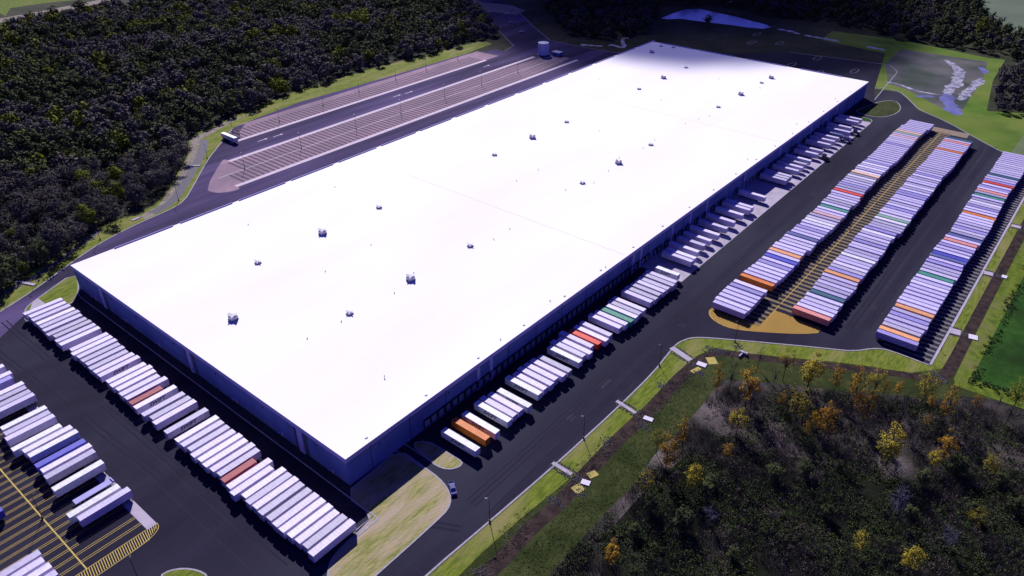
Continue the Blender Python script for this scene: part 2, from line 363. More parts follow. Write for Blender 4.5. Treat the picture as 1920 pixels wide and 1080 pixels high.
# ---- grass, ditches, fields south and east of the yard
Kp = [(700, 1180), (795, 1080), (919, 975), (1040, 871), (1160, 761), (1225, 697), (1252, 662), (1270, 642), (1296, 632), (1335, 633), (1480, 646), (1560, 654), (1600, 658), (1640, 652), (1668, 656), (1742, 684)]
wood_edge = [(900, 1250), (1037, 1073), (1120, 977), (1187, 910), (1227, 853), (1293, 787), (1327, 747), (1350, 712), (1450, 712), (1560, 722), (1700, 736), (1800, 742), (1990, 764)]
belt = G(Kp) + P2([(191, -131.5), (560, -131.6), (560, -330), (200, -260)]) + G(list(reversed(wood_edge)))
struct(sheet('rough_grass', belt, 0.006, M_dgrass))
verge = G(Kp[1:]) + P2([(191, -131.6), (560, -131.7), (560, -136.5), (200, -136), (191.5, -135.5)]) + G([(1700, 700), (1640, 688), (1560, 678), (1455, 668), (1400, 662), (1340, 652), (1305, 668), (1285, 688), (1240, 735), (1190, 785), (1140, 828), (1075, 892), (985, 965), (905, 1035), (845, 1095)])
struct(sheet('grass_verge', verge, 0.010, M_grass))
d1 = smooth(G([(850, 1130), (930, 1062), (1000, 985), (1055, 940), (1122, 862), (1175, 808), (1228, 760), (1270, 712), (1300, 686)]), 2)
d2 = smooth(G([(1292, 690), (1335, 662), (1360, 662), (1440, 673), (1560, 687), (1640, 695), (1720, 706), (1768, 716)]), 2)
d3 = smooth(P2([(184, -136.5), (190, -138.0), (230, -138.0), (300, -138.2), (420, -138.6), (560, -139)]), 2)
dt = MB(); ribbon(dt, d1, 5.2, 0, 0.014); ribbon(dt, d2, 4.2, 0, 0.0165); ribbon(dt, d3, 4.6, 0, 0.019)
struct(dt.build('ditch', M_ditch))
yg = G([(1352, 678), (1452, 686), (1560, 699), (1640, 708), (1768, 732), (1800, 742), (1800, 752), (1690, 742), (1560, 731), (1450, 718), (1352, 712)])
struct(sheet('grass_bank', yg, 0.022, M_dgrass))
yb = P2([(187, -140.6), (230, -140.4), (560, -141.4), (560, -150), (300, -147.5), (215, -146.3), (190, -146)])
struct(sheet('grass_bank', yb, 0.022, M_ygrass))
fld = P2([(190, -146.2), (215, -146.3), (300, -147.5), (560, -150), (620, -420), (180, -420), (187, -190)])
struct(sheet('crop_field', fld, 0.026, M_field))
yt = P2([(183, -142), (188, -140.5), (192, -146), (190.5, -170), (191, -200), (194, -300), (187, -300), (185.5, -200), (184.5, -165)])
struct(sheet('grass_bank', yt, 0.030, M_ygrass))
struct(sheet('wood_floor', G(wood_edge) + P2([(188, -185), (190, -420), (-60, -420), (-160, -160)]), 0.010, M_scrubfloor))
struct(sheet('wood_floor', G([(1130, 1010), (1200, 930), (1290, 850), (1400, 850), (1500, 858), (1640, 900), (1760, 900), (1900, 880), (1990, 900)]) + P2([(185, -260), (190, -415), (-55, -415), (-100, -160)]), 0.014, mat('scrub soil with painted shade', (0.014, 0.016, 0.010), (0.005, 0.006, 0.004), 0.14, 0.95, 0.05, c3=(0.035, 0.032, 0.028), scale3=0.06, con3=(0.55, 0.75), bump=1.0, bscale=1.0)))  # deeper floor in a darker colour, tree shade put into the soil
# north-east grass, soil field, far field
struct(sheet('grass_band', G([(1640, 166), (1686, 172), (1704, 187), (1722, 206), (1776, 229), (1883, 288), (1960, 322), (2050, 300), (2050, 200), (1960, 215), (1850, 208), (1862, 150), (1885, 112), (1850, 108), (1690, 75), (1560, 58), (1540, 75), (1660, 100)]), 0.006, mat('bright green meadow', (0.085, 0.16, 0.016), (0.045, 0.10, 0.010), 0.05, 0.95, 0.1, c3=(0.13, 0.17, 0.03), scale3=0.02, bump=0.8, bscale=1.5)))
struct(sheet('bare_field', G([(1660, 120), (1690, 92), (1852, 116), (1842, 150), (1800, 212), (1760, 200), (1700, 168), (1665, 157)]), 0.010, M_dirt))
struct(sheet('far_field', G([(1826, -40), (1838, 20), (1880, 52), (1960, 100), (2200, 160), (2300, 20), (2300, -60)]), 0.006, M_farfield))
pd = MB()
def blob(cx, cy, rx, ry, n=14, z=0.014, seed=0):
    rr = random.Random(seed); pts = []
    n = 34
    for i in range(n):
        t = 2*math.pi*i/n; k = 0.25+1.1*abs(mnoise.noise(Vector((math.cos(t)*1.7, math.sin(t)*1.7, seed*3.7)))*1.6)+rr.uniform(0, .2); pts.append((cx+rx*k*math.cos(t), cy+ry*k*math.sin(t)))
    return G(pts)
def stream(name, pts, w, z, m, seed):
    pts = smooth(G(pts), 3); L = []; R_ = []
    for i, p in enumerate(pts):
        a = pts[max(0, i-1)]; b_ = pts[min(len(pts)-1, i+1)]; d = (b_-a).normalized(); nr = Vector((-d.y, d.x)); t = i/(len(pts)-1)
        e = min(1, 6*t, 6*(1-t))*w
        L.append(p+nr*e*(0.5+0.9*abs(mnoise.noise(Vector((p.x*.12, p.y*.12, seed)))))); R_.append(p-nr*e*(0.5+0.9*abs(mnoise.noise(Vector((p.x*.12, p.y*.12, seed+5))))))
    return struct(sheet(name, L+R_[::-1], z, m))
stream('puddle', [(1772, 112), (1788, 122), (1801, 134), (1798, 146), (1790, 158), (1778, 170), (1776, 182)], 6, 0.0165, M_wet, 1)
stream('puddle', [(1776, 176), (1778, 190), (1786, 204), (1794, 216)], 7, 0.017, M_wet2, 2)
stream('puddle', [(1842, 146), (1832, 158), (1818, 168), (1806, 180), (1800, 188)], 5, 0.0175, M_wet, 3)
stream('puddle', [(1796, 176), (1808, 178), (1822, 180)], 3, 0.0183, M_wet, 4)
stream('soil_path', [(1658, 153), (1685, 157), (1705, 166), (1730, 173), (1765, 178)], 2.0, 0.0188, M_wet, 5)
stream('puddle', [(1718, 181), (1738, 180), (1752, 182)], 3.5, 0.0192, M_wet2, 6)
stream('puddle', [(1838, 126), (1845, 132), (1848, 138)], 4, 0.0196, M_wet2, 7)
pond = [(1240, 34), (1262, 25), (1285, 17.5), (1312, 16.5), (1345, 24), (1380, 31.5), (1412, 40), (1436, 46), (1446, 51), (1430, 54), (1398, 51), (1380, 48), (1338, 43), (1305, 39), (1275, 35), (1250, 36)]
struct(sheet('pond', G(pond), 0.016, M_water))
stream('puddle', [(1458, 54), (1480, 58), (1500, 64)], 4, 0.0165, M_wet, 11); stream('puddle', [(1508, 66), (1525, 69), (1545, 72), (1575, 78)], 4, 0.0165, M_wet, 12)
stream('puddle', [(1625, 87), (1640, 90), (1660, 94)], 4, 0.0165, M_wet, 13); stream('puddle', [(1360, 5), (1372, 3), (1384, 1)], 4, 0.0165, M_wet, 14)
stream('puddle', [(1088, 84), (1108, 85), (1130, 87)], 3, 0.0165, M_wet, 15); stream('puddle', [(1140, 86), (1149, 84), (1160, 88), (1172, 90), (1166, 76), (1172, 70), (1180, 73)], 3, 0.0165, M_wet, 16)
# west verge: grass, soil path and drain
wv = G([(-120, 655), (0, 586), (70, 540), (128, 497), (186, 457), (226, 436), (262, 418), (318, 394), (345, 378), (362, 350), (388, 302), (405, 280), (420, 262), (437, 240), (480, 222), (560, 192), (700, 152), (870, 102), (922, 82), (905, 76), (700, 128), (560, 170), (470, 203), (420, 228), (380, 245), (355, 258), (352, 290), (318, 352), (290, 385), (255, 400), (190, 424), (110, 480), (40, 520), (-10, 548), (-120, 610)])
struct(sheet('grass_verge', wv, 0.006, M_grass))
struct(sheet('soil_path', G([(440, 226), (470, 212), (420, 230), (385, 247), (358, 260), (354, 292), (322, 352), (296, 386), (262, 406), (272, 412), (318, 388), (340, 350), (366, 298), (376, 262), (398, 250)]), 0.012, M_mudpath))
dr = MB(); ribbon(dr, smooth(G([(383, 262), (380, 285), (362, 318), (342, 352), (322, 380), (285, 400)]), 2), 5.5, 0, 0.018)
ribbon(dr, smooth(G([(190, 430), (120, 482), (50, 530), (-20, 560)]), 2), 3.0, 0, 0.018)
struct(dr.build('ditch', mat('violet dark drain', (0.05, 0.045, 0.09), (0.07, 0.06, 0.08), 0.4)))
# far clearing and road up to the north
struct(sheet('soil_clearing', G([(875, -5), (905, 4), (960, 10), (985, 20), (968, 28), (925, 22), (900, 26), (884, 12)]), 0.012, M_mudpath))
struct(sheet('far_road', G([(-20, 38), (60, 24), (165, 4), (215, -6), (240, -6), (170, 10), (70, 30), (-20, 46)]), 0.006, M_mudpath))
struct(sheet('far_field', G([(10, 30), (20, 15), (90, 5), (140, 0), (170, -10), (40, -20), (-30, 10)]), 0.007, M_ygrass))
# ------------------------------------------------------------------ warehouse
BX, BY, BH = 521.0, 192.4, 12.6
wh = empty('warehouse', (0, 0, 0)); tag(wh, 'vast white-roofed warehouse with blue-grey panel walls filling the middle of the photo', 'warehouse')
b = MB()
b.face([(0, 0, 0), (BX, 0, 0), (BX, 0, BH-2.0), (0, 0, BH-2.0)]); b.face([(BX, 0, 0), (BX, BY, 0), (BX, BY, BH-2.0), (BX, 0, BH-2.0)])
b.face([(BX, BY, 0), (0, BY, 0), (0, BY, BH-2.0), (BX, BY, BH-2.0)]); b.face([(0, BY, 0), (0, 0, 0), (0, 0, BH-2.0), (0, BY, BH-2.0)])
b.build('wall', M_wall, wh); b = MB()
# full-height pier pairs between the panel bays
for yc in (24.5, 94.5, 166.5, ):
    pass
for xc in (64, 71.5, 176, 183, 214, 233, 252, 300, 352, 405, 455):
    pass
pb = MB()
for xc in (64, 71.5, 176, 183, 214, 233, 252, 300, 352, 405, 455):
    pb = MB(); pb.box(xc-0.9, xc+0.9, -0.35, -0.003, 0, BH-2.0); pb.build('pier', M_fascia, wh)
for yc in (24.5, 94.5, 166.5):
    pb = MB(); pb.box(-0.5, -0.003, yc-1.4, yc+1.4, 0, BH-2.0); pb.build('pier', M_fascia, wh)
    for d in (-2.6, 2.6):
        pb = MB(); pb.box(-0.08, -0.003, yc+d-1.1, yc+d+1.1, 0, BH-2.75); pb.build('reveal_shade', mat('reveal shade panel', (0.06, 0.07, 0.14)), wh)  # flat dark panels painting the shadow lines either side of the pier
JX = []
b = MB()      # joints: recessed-look thin reveals standing proud as dark gaskets
for i in range(1, 63):
    xx = i*8.3
    if xx < BX-1: JX.append((xx, 0, 0))
for i in range(1, 25): JX.append((0, i*7.7, -math.pi/2))
b.box(-0.06, 0.06, -0.02, -0.001, 0.3, BH-1.9); jm = b.mesh('panel_joint'); jm.materials.append(mat('dark joint sealant', (0.12, 0.13, 0.22)))
for x, y, rz in JX:
    o = bpy.data.objects.new('panel_joint', jm); COL.objects.link(o); o.parent = wh; o.location = (x, y, 0); o.rotation_euler = (0, 0, rz)
b = MB()
b.box(-0.45, BX+0.45, -0.45, 0.3, BH-2.0, BH); b.box(-0.45, 0.3, 0.3, BY-0.3, BH-2.0, BH)
b.box(-0.45, BX+0.45, BY-0.3, BY+0.45, BH-2.0, BH); b.box(BX-0.3, BX+0.45, 0.3, BY-0.3, BH-2.0, BH)
b.build('fascia', M_fascia, wh)
b = MB(); b.box(-0.06, BX, -0.06, -0.003, BH-2.75, BH-2.003); b.box(-0.06, -0.003, 0, BY, BH-2.75, BH-2.003); b.build('fascia_shade_band', M_dark, wh)  # raised dark band painting the soffit shadow below the fascia
b = MB()      # raised parapet lengths on the far edges
x = 20
while x < 515:
    b.box(x, x+30, BY-0.25, BY+0.1, BH, BH+0.55); x += 34
for y0 in (20, 66, 112, 150): b.box(BX-0.15, BX+0.2, y0, y0+34, BH, BH+0.6)
b.build('parapet', M_fascia, wh)
b = MB(); b.face([(-0.44, -0.44, BH+0.006), (BX+0.44, -0.44, BH+0.006), (BX+0.44, BY+0.44, BH+0.006), (-0.44, BY+0.44, BH+0.006)])
rf = b.build('roof', M_roof, wh)
for xc in (169.5, 355):
    b = MB(); b.box(xc-0.2, xc+0.2, 1, 150, BH+0.007, BH+0.02); b.build('expansion_joint', mat('grey joint cover', (0.60, 0.54, 0.60)), rf)
b = MB(); b.box(0, 0.9, 1.6, 2.2, BH-0.028, BH+0.25); dm_ = b.mesh('roof_drain'); dm_.materials.append(M_steel)
for i in range(18):
    o = link('roof_drain', dm_, None, rf); o.location.x = 10+i*28
b = MB(); b.cyl((0, 0, BH-0.03), (0, 0, BH+0.5), 0.16, n=8); b.cyl((0, 0, BH+0.5), (0, 0, BH+0.6), 0.26, n=8); vm_ = b.mesh('vent_pipe'); vm_.materials.append(M_steel)
rv = random.Random(9)
for i in range(34):
    o = link('vent_pipe', vm_, None, rf)
    if i < 16: o.location = (rv.uniform(30, 500), 62.5+rv.uniform(-5, 5), 0)
    else: o.location = (rv.uniform(15, 510), rv.choice((3, 5, 20, 95, 100, 165))+rv.uniform(-2, 2), 0)
b = MB(); b.box(0, 3.0, -0.03, -0.004, 1.1, 4.1)
dme = b.mesh('dock_door'); dme.materials.append(M_door)
b = MB(); b.box(-0.25, 3.25, -0.6, -0.004, 4.1, 4.5); b.box(-0.3, 0.0, -0.5, -0.004, 0.9, 4.1); b.box(3.0, 3.3, -0.5, -0.004, 0.9, 4.1)
sme = b.mesh('dock_seal'); sme.materials.append(M_dark)
DOCKX = []
def dock(x):
    d = bpy.data.objects.new('dock_door', dme); COL.objects.link(d); d.parent = wh; d.location = (x, 0, 0)
    s_ = bpy.data.objects.new('dock_seal', sme); COL.objects.link(s_); s_.parent = d
for i in range(43): dock(34.6+i*3.66-(0.2 if i % 2 else 0))
for x in (195.9, 199.9, 207, 214.4, 221.4, 229.3, 238.8, 248, 258.8, 267, 271, 288, 300, 309, 318, 322, 325.6, 336.8, 343.4, 349.9, 356.9, 370.2, 377.6, 391.6, 399.5, 407.1, 414.6, 423.4, 432.4, 447.6, 454.4): dock(x)
b = MB(); b.cyl((0, -0.1, BH-1.6), (0, -0.1, 0.2), 0.09, n=6); b.box(-0.28, 0.28, -0.35, -0.46, BH-2.1, BH-1.55)
me = b.mesh('downpipe'); me.materials.append(M_dark)
for i in range(28):
    o = bpy.data.objects.new('downpipe', me); COL.objects.link(o); o.parent = wh; o.location = (10+i*18.0, -0.0, 0)
b = MB(); b.box(-0.3, 0.3, -0.25, 0.0, -0.15, 0.25); me = b.mesh('wall_lamp'); me.materials.append(M_dark)
for i in range(14):
    o = bpy.data.objects.new('wall_lamp', me); COL.objects.link(o); o.parent = wh; o.location = (14+i*34, -0.01, 8.4)
for y in (16, 46, 76, 106, 136, 158, 180):
    o = bpy.data.objects.new('wall_lamp', me); COL.objects.link(o); o.parent = wh; o.location = (-0.01, y, 8.4); o.rotation_euler = (0, 0, -math.pi/2)
b = MB()
for y in (8, 36, 64, 92, 120, 148, 176): b.box(-1.5, -0.02, y, y+1.2, 2.6, 2.75); b.box(-0.05, -0.004, y, y+1.1, 0.1, 2.4)
b.build('door_canopy', M_fascia, wh)
# ------------------------------------------------------------------ rooftop units
def make_rtu(big):
    r = empty('rooftop_unit')
    s = 0.86 if big else 0.66
    zt = 1.7 if big else 0.75
    b = MB(); b.box(-1.75*s, 1.75*s, -1.6*s, 1.6*s, 0.25*s, zt); b.box(-1.5*s, -0.2*s, -1.2*s, 1.2*s, zt, zt+0.12); b.build('casing', M_rtu, r)
    for sx in (-1, 1):     # two slim hoods opening upward and outward
        b = MB(); w = (1.15 if big else 0.55)*s; h1 = zt+(0.9 if big else 0.95)
        a0, a1 = 0.3*sx*s, 2.1*s*sx
        b.face([(a0, -w, zt), (a0, w, zt), (a1, w, h1), (a1, -w, h1)]); b.face([(a0, -w, zt+.1), (a0, w, zt+.1), (a1, w, h1+.1), (a1, -w, h1+.1)])
        b.face([(a1, -w, h1), (a1, w, h1), (a1, w, h1+.1), (a1, -w, h1+.1)])
        for sy in (-w, w): b.face([(a0, sy, zt), (a1, sy, h1), (a1, sy, h1+.1), (a0, sy, zt+.1)])
        ho = b.build('hood', M_rtu2, r); ho.rotation_euler = (0, 0, -0.885)
    b = MB(); b.box(-1.95*s, 1.95*s, -1.8*s, 1.8*s, -0.02, 0.25*s); b.build('curb', M_steel, r)
    return r
M_rtu = mat('pale unit casing', (0.60, 0.58, 0.66)); M_rtu2 = mat('grey unit hood', (0.62, 0.60, 0.66), None, rough=0.5)
RB = make_rtu(True); RS = make_rtu(False); usedB = usedS = False
ORD = ['first', 'second', 'third', 'fourth', 'fifth', 'sixth', 'seventh', 'eighth', 'ninth', 'tenth', 'eleventh', 'twelfth', 'thirteenth', 'fourteenth', 'fifteenth', 'sixteenth', 'seventeenth', 'eighteenth', 'nineteenth']
TENS = {20: 'twentieth', 30: 'thirtieth', 40: 'fortieth', 50: 'fiftieth', 60: 'sixtieth', 70: 'seventieth', 80: 'eightieth', 90: 'ninetieth'}
TW = {20: 'twenty', 30: 'thirty', 40: 'forty', 50: 'fifty', 60: 'sixty', 70: 'seventy', 80: 'eighty', 90: 'ninety'}
def ordw(n):
    if n < 20: return ORD[n-1]
    t = n//10*10
    return TENS[t] if n == t else TW[t]+'-'+ORD[n-t-1]
rtus = []
for row, yy in (('southern', 62.9), ('northern', 127.9)):
    xs = ([55, 90, 129.5] if row == 'southern' else [55.5, 92.8, 130]) + [223.6, 261, 298.5] + [391.8, 428.5, 465.5]
    for i, x in enumerate(xs): rtus.append((x, yy, i % 3 == 1, 'roof in the %s line, %s from near' % ('right' if row == 'southern' else 'left', ordw(i+1))))
rtus += [(22.2, 96.8, True, 'roof near the left corner, alone between the lines'), (482.6, 62.4, True, 'roof at the far end of the right line'),
         (489, 174, True, 'roof by the far left corner'), (512, 178, False, 'far left roof corner, left of a pair'), (515, 167, False, 'far left roof corner, right of a pair')]
for x, y, big, w in rtus:
    if big: o = RB if not usedB else copy_tree(RB); usedB = True
    else: o = RS if not usedS else copy_tree(RS); usedS = True
    o.location = (x, y, BH); o.rotation_euler = (0, 0, 0.0)
    tag(o, ('large grey winged air unit, ' if big else 'small grey winged vent, ') + w, 'roof unit', 'air units on the white roof')
# ------------------------------------------------------------------ trailers
def trailer_paint(name, c, white=False, container=False):
    if name in MATS: return MATS[name]
    m = bpy.data.materials.new(name); m.use_nodes = True; N = m.node_tree.nodes; L = m.node_tree.links; b = N['Principled BSDF']
    b.inputs['Roughness'].default_value = 0.55; b.inputs['Specular IOR Level'].default_value = 0.3
    tc = N.new('ShaderNodeTexCoord'); oi = N.new('ShaderNodeObjectInfo')
    n = N.new('ShaderNodeTexNoise'); n.inputs['Scale'].default_value = 0.8; n.inputs['Detail'].default_value = 6
    ad = N.new('ShaderNodeVectorMath'); ad.operation = 'ADD'; L.new(tc.outputs['Object'], ad.inputs[0])
    sc = N.new('ShaderNodeMath'); sc.operation = 'MULTIPLY'; sc.inputs[1].default_value = 97; L.new(oi.outputs['Random'], sc.inputs[0]); L.new(sc.outputs[0], ad.inputs[1])
    L.new(ad.outputs[0], n.inputs['Vector'])
    r = N.new('ShaderNodeMapRange'); r.inputs[1].default_value = 0.35; r.inputs[2].default_value = 0.75; r.inputs[3].default_value = 0.86 if white else 0.8; r.inputs[4].default_value = 1.05
    L.new(n.outputs[0], r.inputs[0])
    # each trailer keeps its own tone: from bright white to dull lavender grey
    r2_ = N.new('ShaderNodeValToRGB'); e = r2_.color_ramp.elements
    if white:
        e[0].position = 0; e[0].color = (*[k*0.62 for k in c], 1); e[1].position = 1; e[1].color = (*[min(k*1.16, 0.93) for k in c], 1)
        k = r2_.color_ramp.elements.new(0.55); k.color = (c[0]*1.0, c[1]*0.96, c[2]*1.02, 1)
    else:
        e[0].color = (*[k*0.9 for k in c], 1); e[1].color = (*[min(1, k*1.1) for k in c], 1)
    L.new(oi.outputs['Random'], r2_.inputs[0])
    mm = N.new('ShaderNodeMix'); mm.data_type = 'RGBA'; mm.blend_type = 'MULTIPLY'; mm.inputs[0].default_value = 1
    L.new(r2_.outputs[0], mm.inputs[6]); L.new(r.outputs[0], mm.inputs[7]); L.new(mm.outputs[2], b.inputs['Base Color'])
    # roof bows / corrugation
    wv_ = N.new('ShaderNodeTexWave'); wv_.wave_type = 'BANDS'; wv_.bands_direction = 'X'; wv_.inputs['Scale'].default_value = 0.82 if not container else 1.9
    wv_.inputs['Distortion'].default_value = 0.4; L.new(tc.outputs['Object'], wv_.inputs['Vector'])
    bp = N.new('ShaderNodeBump'); bp.inputs['Strength'].default_value = 0.35; bp.inputs['Distance'].default_value = 0.05
    L.new(wv_.outputs[0], bp.inputs['Height']); L.new(bp.outputs[0], b.inputs['Normal'])
    MATS[name] = m; return m
LEN, WID = 16.15, 2.6
def box_body(length, container):
    b = MB(); x0, x1 = -length/2, length/2; z0, z1 = (1.25, 4.12)
    hw = WID/2
    if container:      # corrugated long sides
        n = int(length/0.56)
        for sy in (-1, 1):
            px = None
            for i in range(n+1):
                for k in range(2):
                    x = x0+0.15+(length-0.3)*(i+k*0.5)/(n+0.5); yy = sy*(hw-(0.0 if k == 0 else 0.07))
                    if px: b.face([(px[0], px[1], z0+.12), (x, yy, z0+.12), (x, yy, z1-.1), (px[0], px[1], z1-.1)])
                    px = (x, yy)
        b.box(x0, x1, -hw, hw, z1-0.1, z1); b.box(x0, x1, -hw, hw, z0, z0+0.12)
        for sx in (x0, x1-0.15):
            b.box(sx, sx+0.15, -hw, hw, z0+.12, z1-.1)
    else:
        b.box(x0, x1, -hw+0.02, hw-0.02, z0, z1-0.04)
        # rails, corner posts and roof bows
        for sy in (-1, 1):
            y0, y1 = (hw-0.05, hw) if sy > 0 else (-hw, -hw+0.05)
            b.box(x0, x1, y0, y1, z1-0.14, z1); b.box(x0, x1, y0, y1, z0-0.02, z0+0.16)
        for i in range(1, 14):
            xx = x0+length*i/14; b.box(xx-0.03, xx+0.03, -hw+0.06, hw-0.06, z1-0.04, z1-0.015)
    return b.mesh('trailer_body')
def wheel_mesh():
    b = MB()
    b.cur = 0
    for y in (-0.62, -0.28): b.cyl((0, y-0.14, 0), (0, y+0.14, 0), 0.5, n=14)
    b.cur = 1; b.cyl((0, -0.79, 0), (0, -0.765, 0), 0.27, n=12)
    me = b.mesh('wheel'); me.materials.append(M_black); me.materials.append(M_hub); return me
WHEEL = wheel_mesh()
def cushion():   # chassis
    b = MB()
    for y in (-0.55, 0.45): b.box(-7.7, 7.6, y, y+0.1, 1.0, 1.245)
    for x in range(-7, 8, 2): b.box(x, x+0.1, -1.2, 1.2, 1.12, 1.24)
    for x in (5.2, 6.5): b.box(x-0.06, x+0.06, -0.9, 0.9, 0.44, 0.56); b.box(x-.3, x+.3, -0.5, -0.35, 0.5, 1.0); b.box(x-.3, x+.3, 0.35, 0.5, 0.5, 1.0)
    b.box(7.85, 7.95, -1.1, 1.1, 0.5, 0.65); b.box(7.85, 7.95, -0.7, -0.6, 0.6, 1.2); b.box(7.85, 7.95, 0.6, 0.7, 0.6, 1.2)
    return b.mesh('chassis')
CH = cushion(); CH.materials.append(M_frame)
b = MB(); b.box(-0.08, 0.08, -0.08, 0.08, 0.15, 1.1); b.box(-0.2, 0.2, -0.17, 0.17, 0.004, 0.15); LEG = b.mesh('landing_leg'); LEG.materials.append(M_frame)
b = MB()
for y0 in (-1.22, 0.01): b.box(8.075, 8.115, y0, y0+1.21, 1.32, 3.98)
for y in (-0.9, -0.3, 0.3, 0.9): b.cyl((8.14, y, 1.3), (8.14, y, 4.0), 0.025, n=5)
DOOR = b.mesh('rear_door'); DOOR.materials.append(mat('door grey', (0.42, 0.41, 0.5)))
b = MB(); b.box(-8.4, -8.08, -0.75, 0.75, 2.3, 3.9); b.box(-8.3, -8.08, -0.5, 0.5, 1.7, 2.3); COOL = b.mesh('cooling_unit'); COOL.materials.append(M_fascia)
def text_mesh(s, size):
    cu = bpy.data.curves.new('txt', 'FONT'); cu.body = s; cu.size = size; cu.align_x = 'CENTER'; cu.align_y = 'CENTER'; cu.extrude = 0.01; cu.shear = 0.35; cu.offset = 0.06
    o = bpy.data.objects.new('txt', cu); COL.objects.link(o); dg = bpy.context.evaluated_depsgraph_get()
    me = bpy.data.meshes.new_from_object(o.evaluated_get(dg)); bpy.data.objects.remove(o); return me
TXT = text_mesh('SWIFT', 2.2)
TXT.materials.clear(); TXT.materials.append(M_logo)
WHITE = (0.66, 0.61, 0.84)
BODY = {}
def proto(colname, c, container, length=LEN, detail=True):
    key = (colname, container, length, detail)
    if key in BODY: return copy_tree(BODY[key])
    r = empty('shipping_container_trailer' if container else 'semi_trailer')
    me = box_body(length, container); me.materials.append(trailer_paint('paint '+colname, c, colname.startswith('white'), container))
    o = link('trailer_body' if not container else 'container_box', me, None, r)
    o = link('chassis', CH, None, r)
    if length < 15: o.scale.x = length/LEN
    o = link('rear_door', DOOR, None, r)
    if length < 15: o.location.x = length/2-LEN/2
    k = length/LEN
    for x in ((5.2, 6.5) if detail else (5.8,)):
        for sy in (1, -1):
            w = link('wheel', WHEEL, None, r); w.location = (x*k, 0, 0.504)
            if sy > 0: w.rotation_euler = (0, 0, math.pi)
    for sy in (-0.85, 0.85):
        w = link('landing_leg', LEG, None, r); w.location = (-5.0*k, sy, 0)
    BODY[key] = r; return r
PAINT = {'white': WHITE, 'white lavender': (0.56, 0.505, 0.79), 'bright white': (0.80, 0.78, 0.86), 'red': (0.42, 0.035, 0.03), 'dull red': (0.30, 0.03, 0.055), 'orange': (0.62, 0.17, 0.025), 'pale orange': (0.80, 0.36, 0.16),
         'salmon': (0.72, 0.27, 0.24), 'green': (0.05, 0.26, 0.19), 'pale green': (0.20, 0.36, 0.27), 'dark teal': (0.03, 0.10, 0.16), 'blue': (0.07, 0.07, 0.50),
         'lavender': (0.30, 0.26, 0.60), 'slate blue': (0.10, 0.12, 0.32), 'pale pink': (0.70, 0.42, 0.46), 'grey': (0.22, 0.21, 0.27), 'peach': (0.80, 0.50, 0.38), 'grey green': (0.30, 0.38, 0.32), 'scarlet': (0.66, 0.05, 0.03)}
TR = []     # (x, y, rz, colour, container?, length, label tail, group, logo)
def add(x, y, rz, colr, where, group, length=LEN, logo=False, reefer=False): TR.append(dict(x=x, y=y, rz=rz, c=colr, where=where, group=group, length=length, logo=logo, reefer=reefer))
rnd = random.Random(3)
# row along the short (left) wall: nose to the building, rear doors outward
ys = [181.3-3.88*i for i in range(10)] + [139.5-3.58*i for i in range(8)] + [108.0, 104.3, 100.6, 96.9, 93.1, ('dull red', 89.4), ('L', 85.8), 79.5, 75.9, 72.3, ('L', 65.0),
      58.1, 54.4, 50.7, 47.1, 43.4, 39.8, 36.2, 32.7, ('dull red', 29.2), 25.4, 21.9, 18.4, 15.1, 11.6, 8.2, 4.5, 0.9, -2.4, -6.0, -9.4, -12.8, -16.2]
wall_logo = {17}
n = 0
for i, yv in enumerate(ys):
    colr = 'white'; logo = i in wall_logo; L_ = LEN
    if isinstance(yv, tuple):
        if yv[0] == 'L': logo = True
        else: colr = yv[0]; L_ = 12.2
        yv = yv[1]
    xo = -11.1-LEN/2+rnd.uniform(-0.45, 0.45) - (1.5 if i in (39,) else 0)
    if L_ < 15: xo = -27.2+L_/2
    if logo or (18 <= i <= 21): pass
    n += 1
    add(xo, yv+1.3, math.pi, colr, '%s from the far end of the short wall row' % ordw(n), 'trailers parked in the row along the short wall', L_, logo)
# left lot, front row
for k, (yv, xx, colr) in enumerate([(150.0, -47.6, 'white'), (139.6, -48.2, 'lavender'), (132.6, -47.2, 'white'), (129.2, -47.7, 'white'), (125.8, -47.6, 'white'), (122.4, -47.5, 'white'), (111.3, -47.3, 'bright white'), (107.9, -47.6, 'white'),
                         (104.3, -48.0, 'white'), (97.3, -48.7, 'bright white'), (93.6, -46.6, 'white'), (90.1, -46.3, 'bright white'), (82.9, -46.9, 'blue'), (79.2, -46.6, 'white'), (75.5, -47.1, 'white'), (68.0, -47.8, 'bright white'), (53.4, -49.6, 'bright white'), (49.6, -48.1, 'white')]):
    add(xx-LEN/2, yv+1.3, 0.0, colr, '%s from the far end of the left lot front row' % ordw(k+1), 'trailers in the front row of the left lot')
for k, yv in enumerate((157.0, 143.2)): add(-47.5-LEN/2, yv+1.3, 0.0, 'white', 'half out of frame at the left edge, %s of two' % ordw(k+1), 'trailers in the front row of the left lot')
for k, (yv, colr) in enumerate([(46.5, 'white'), (42.9, 'white'), (39.2, 'white'), (35.4, 'white'), (72.6, 'blue')]):
    add(-77.0-LEN/2, yv+1.3, math.pi, colr, ('%s from the left in the bottom left corner group' % ordw(k+1)) if k < 4 else 'alone at the left edge beside yellow striped stalls', 'trailers in the back row of the left lot')
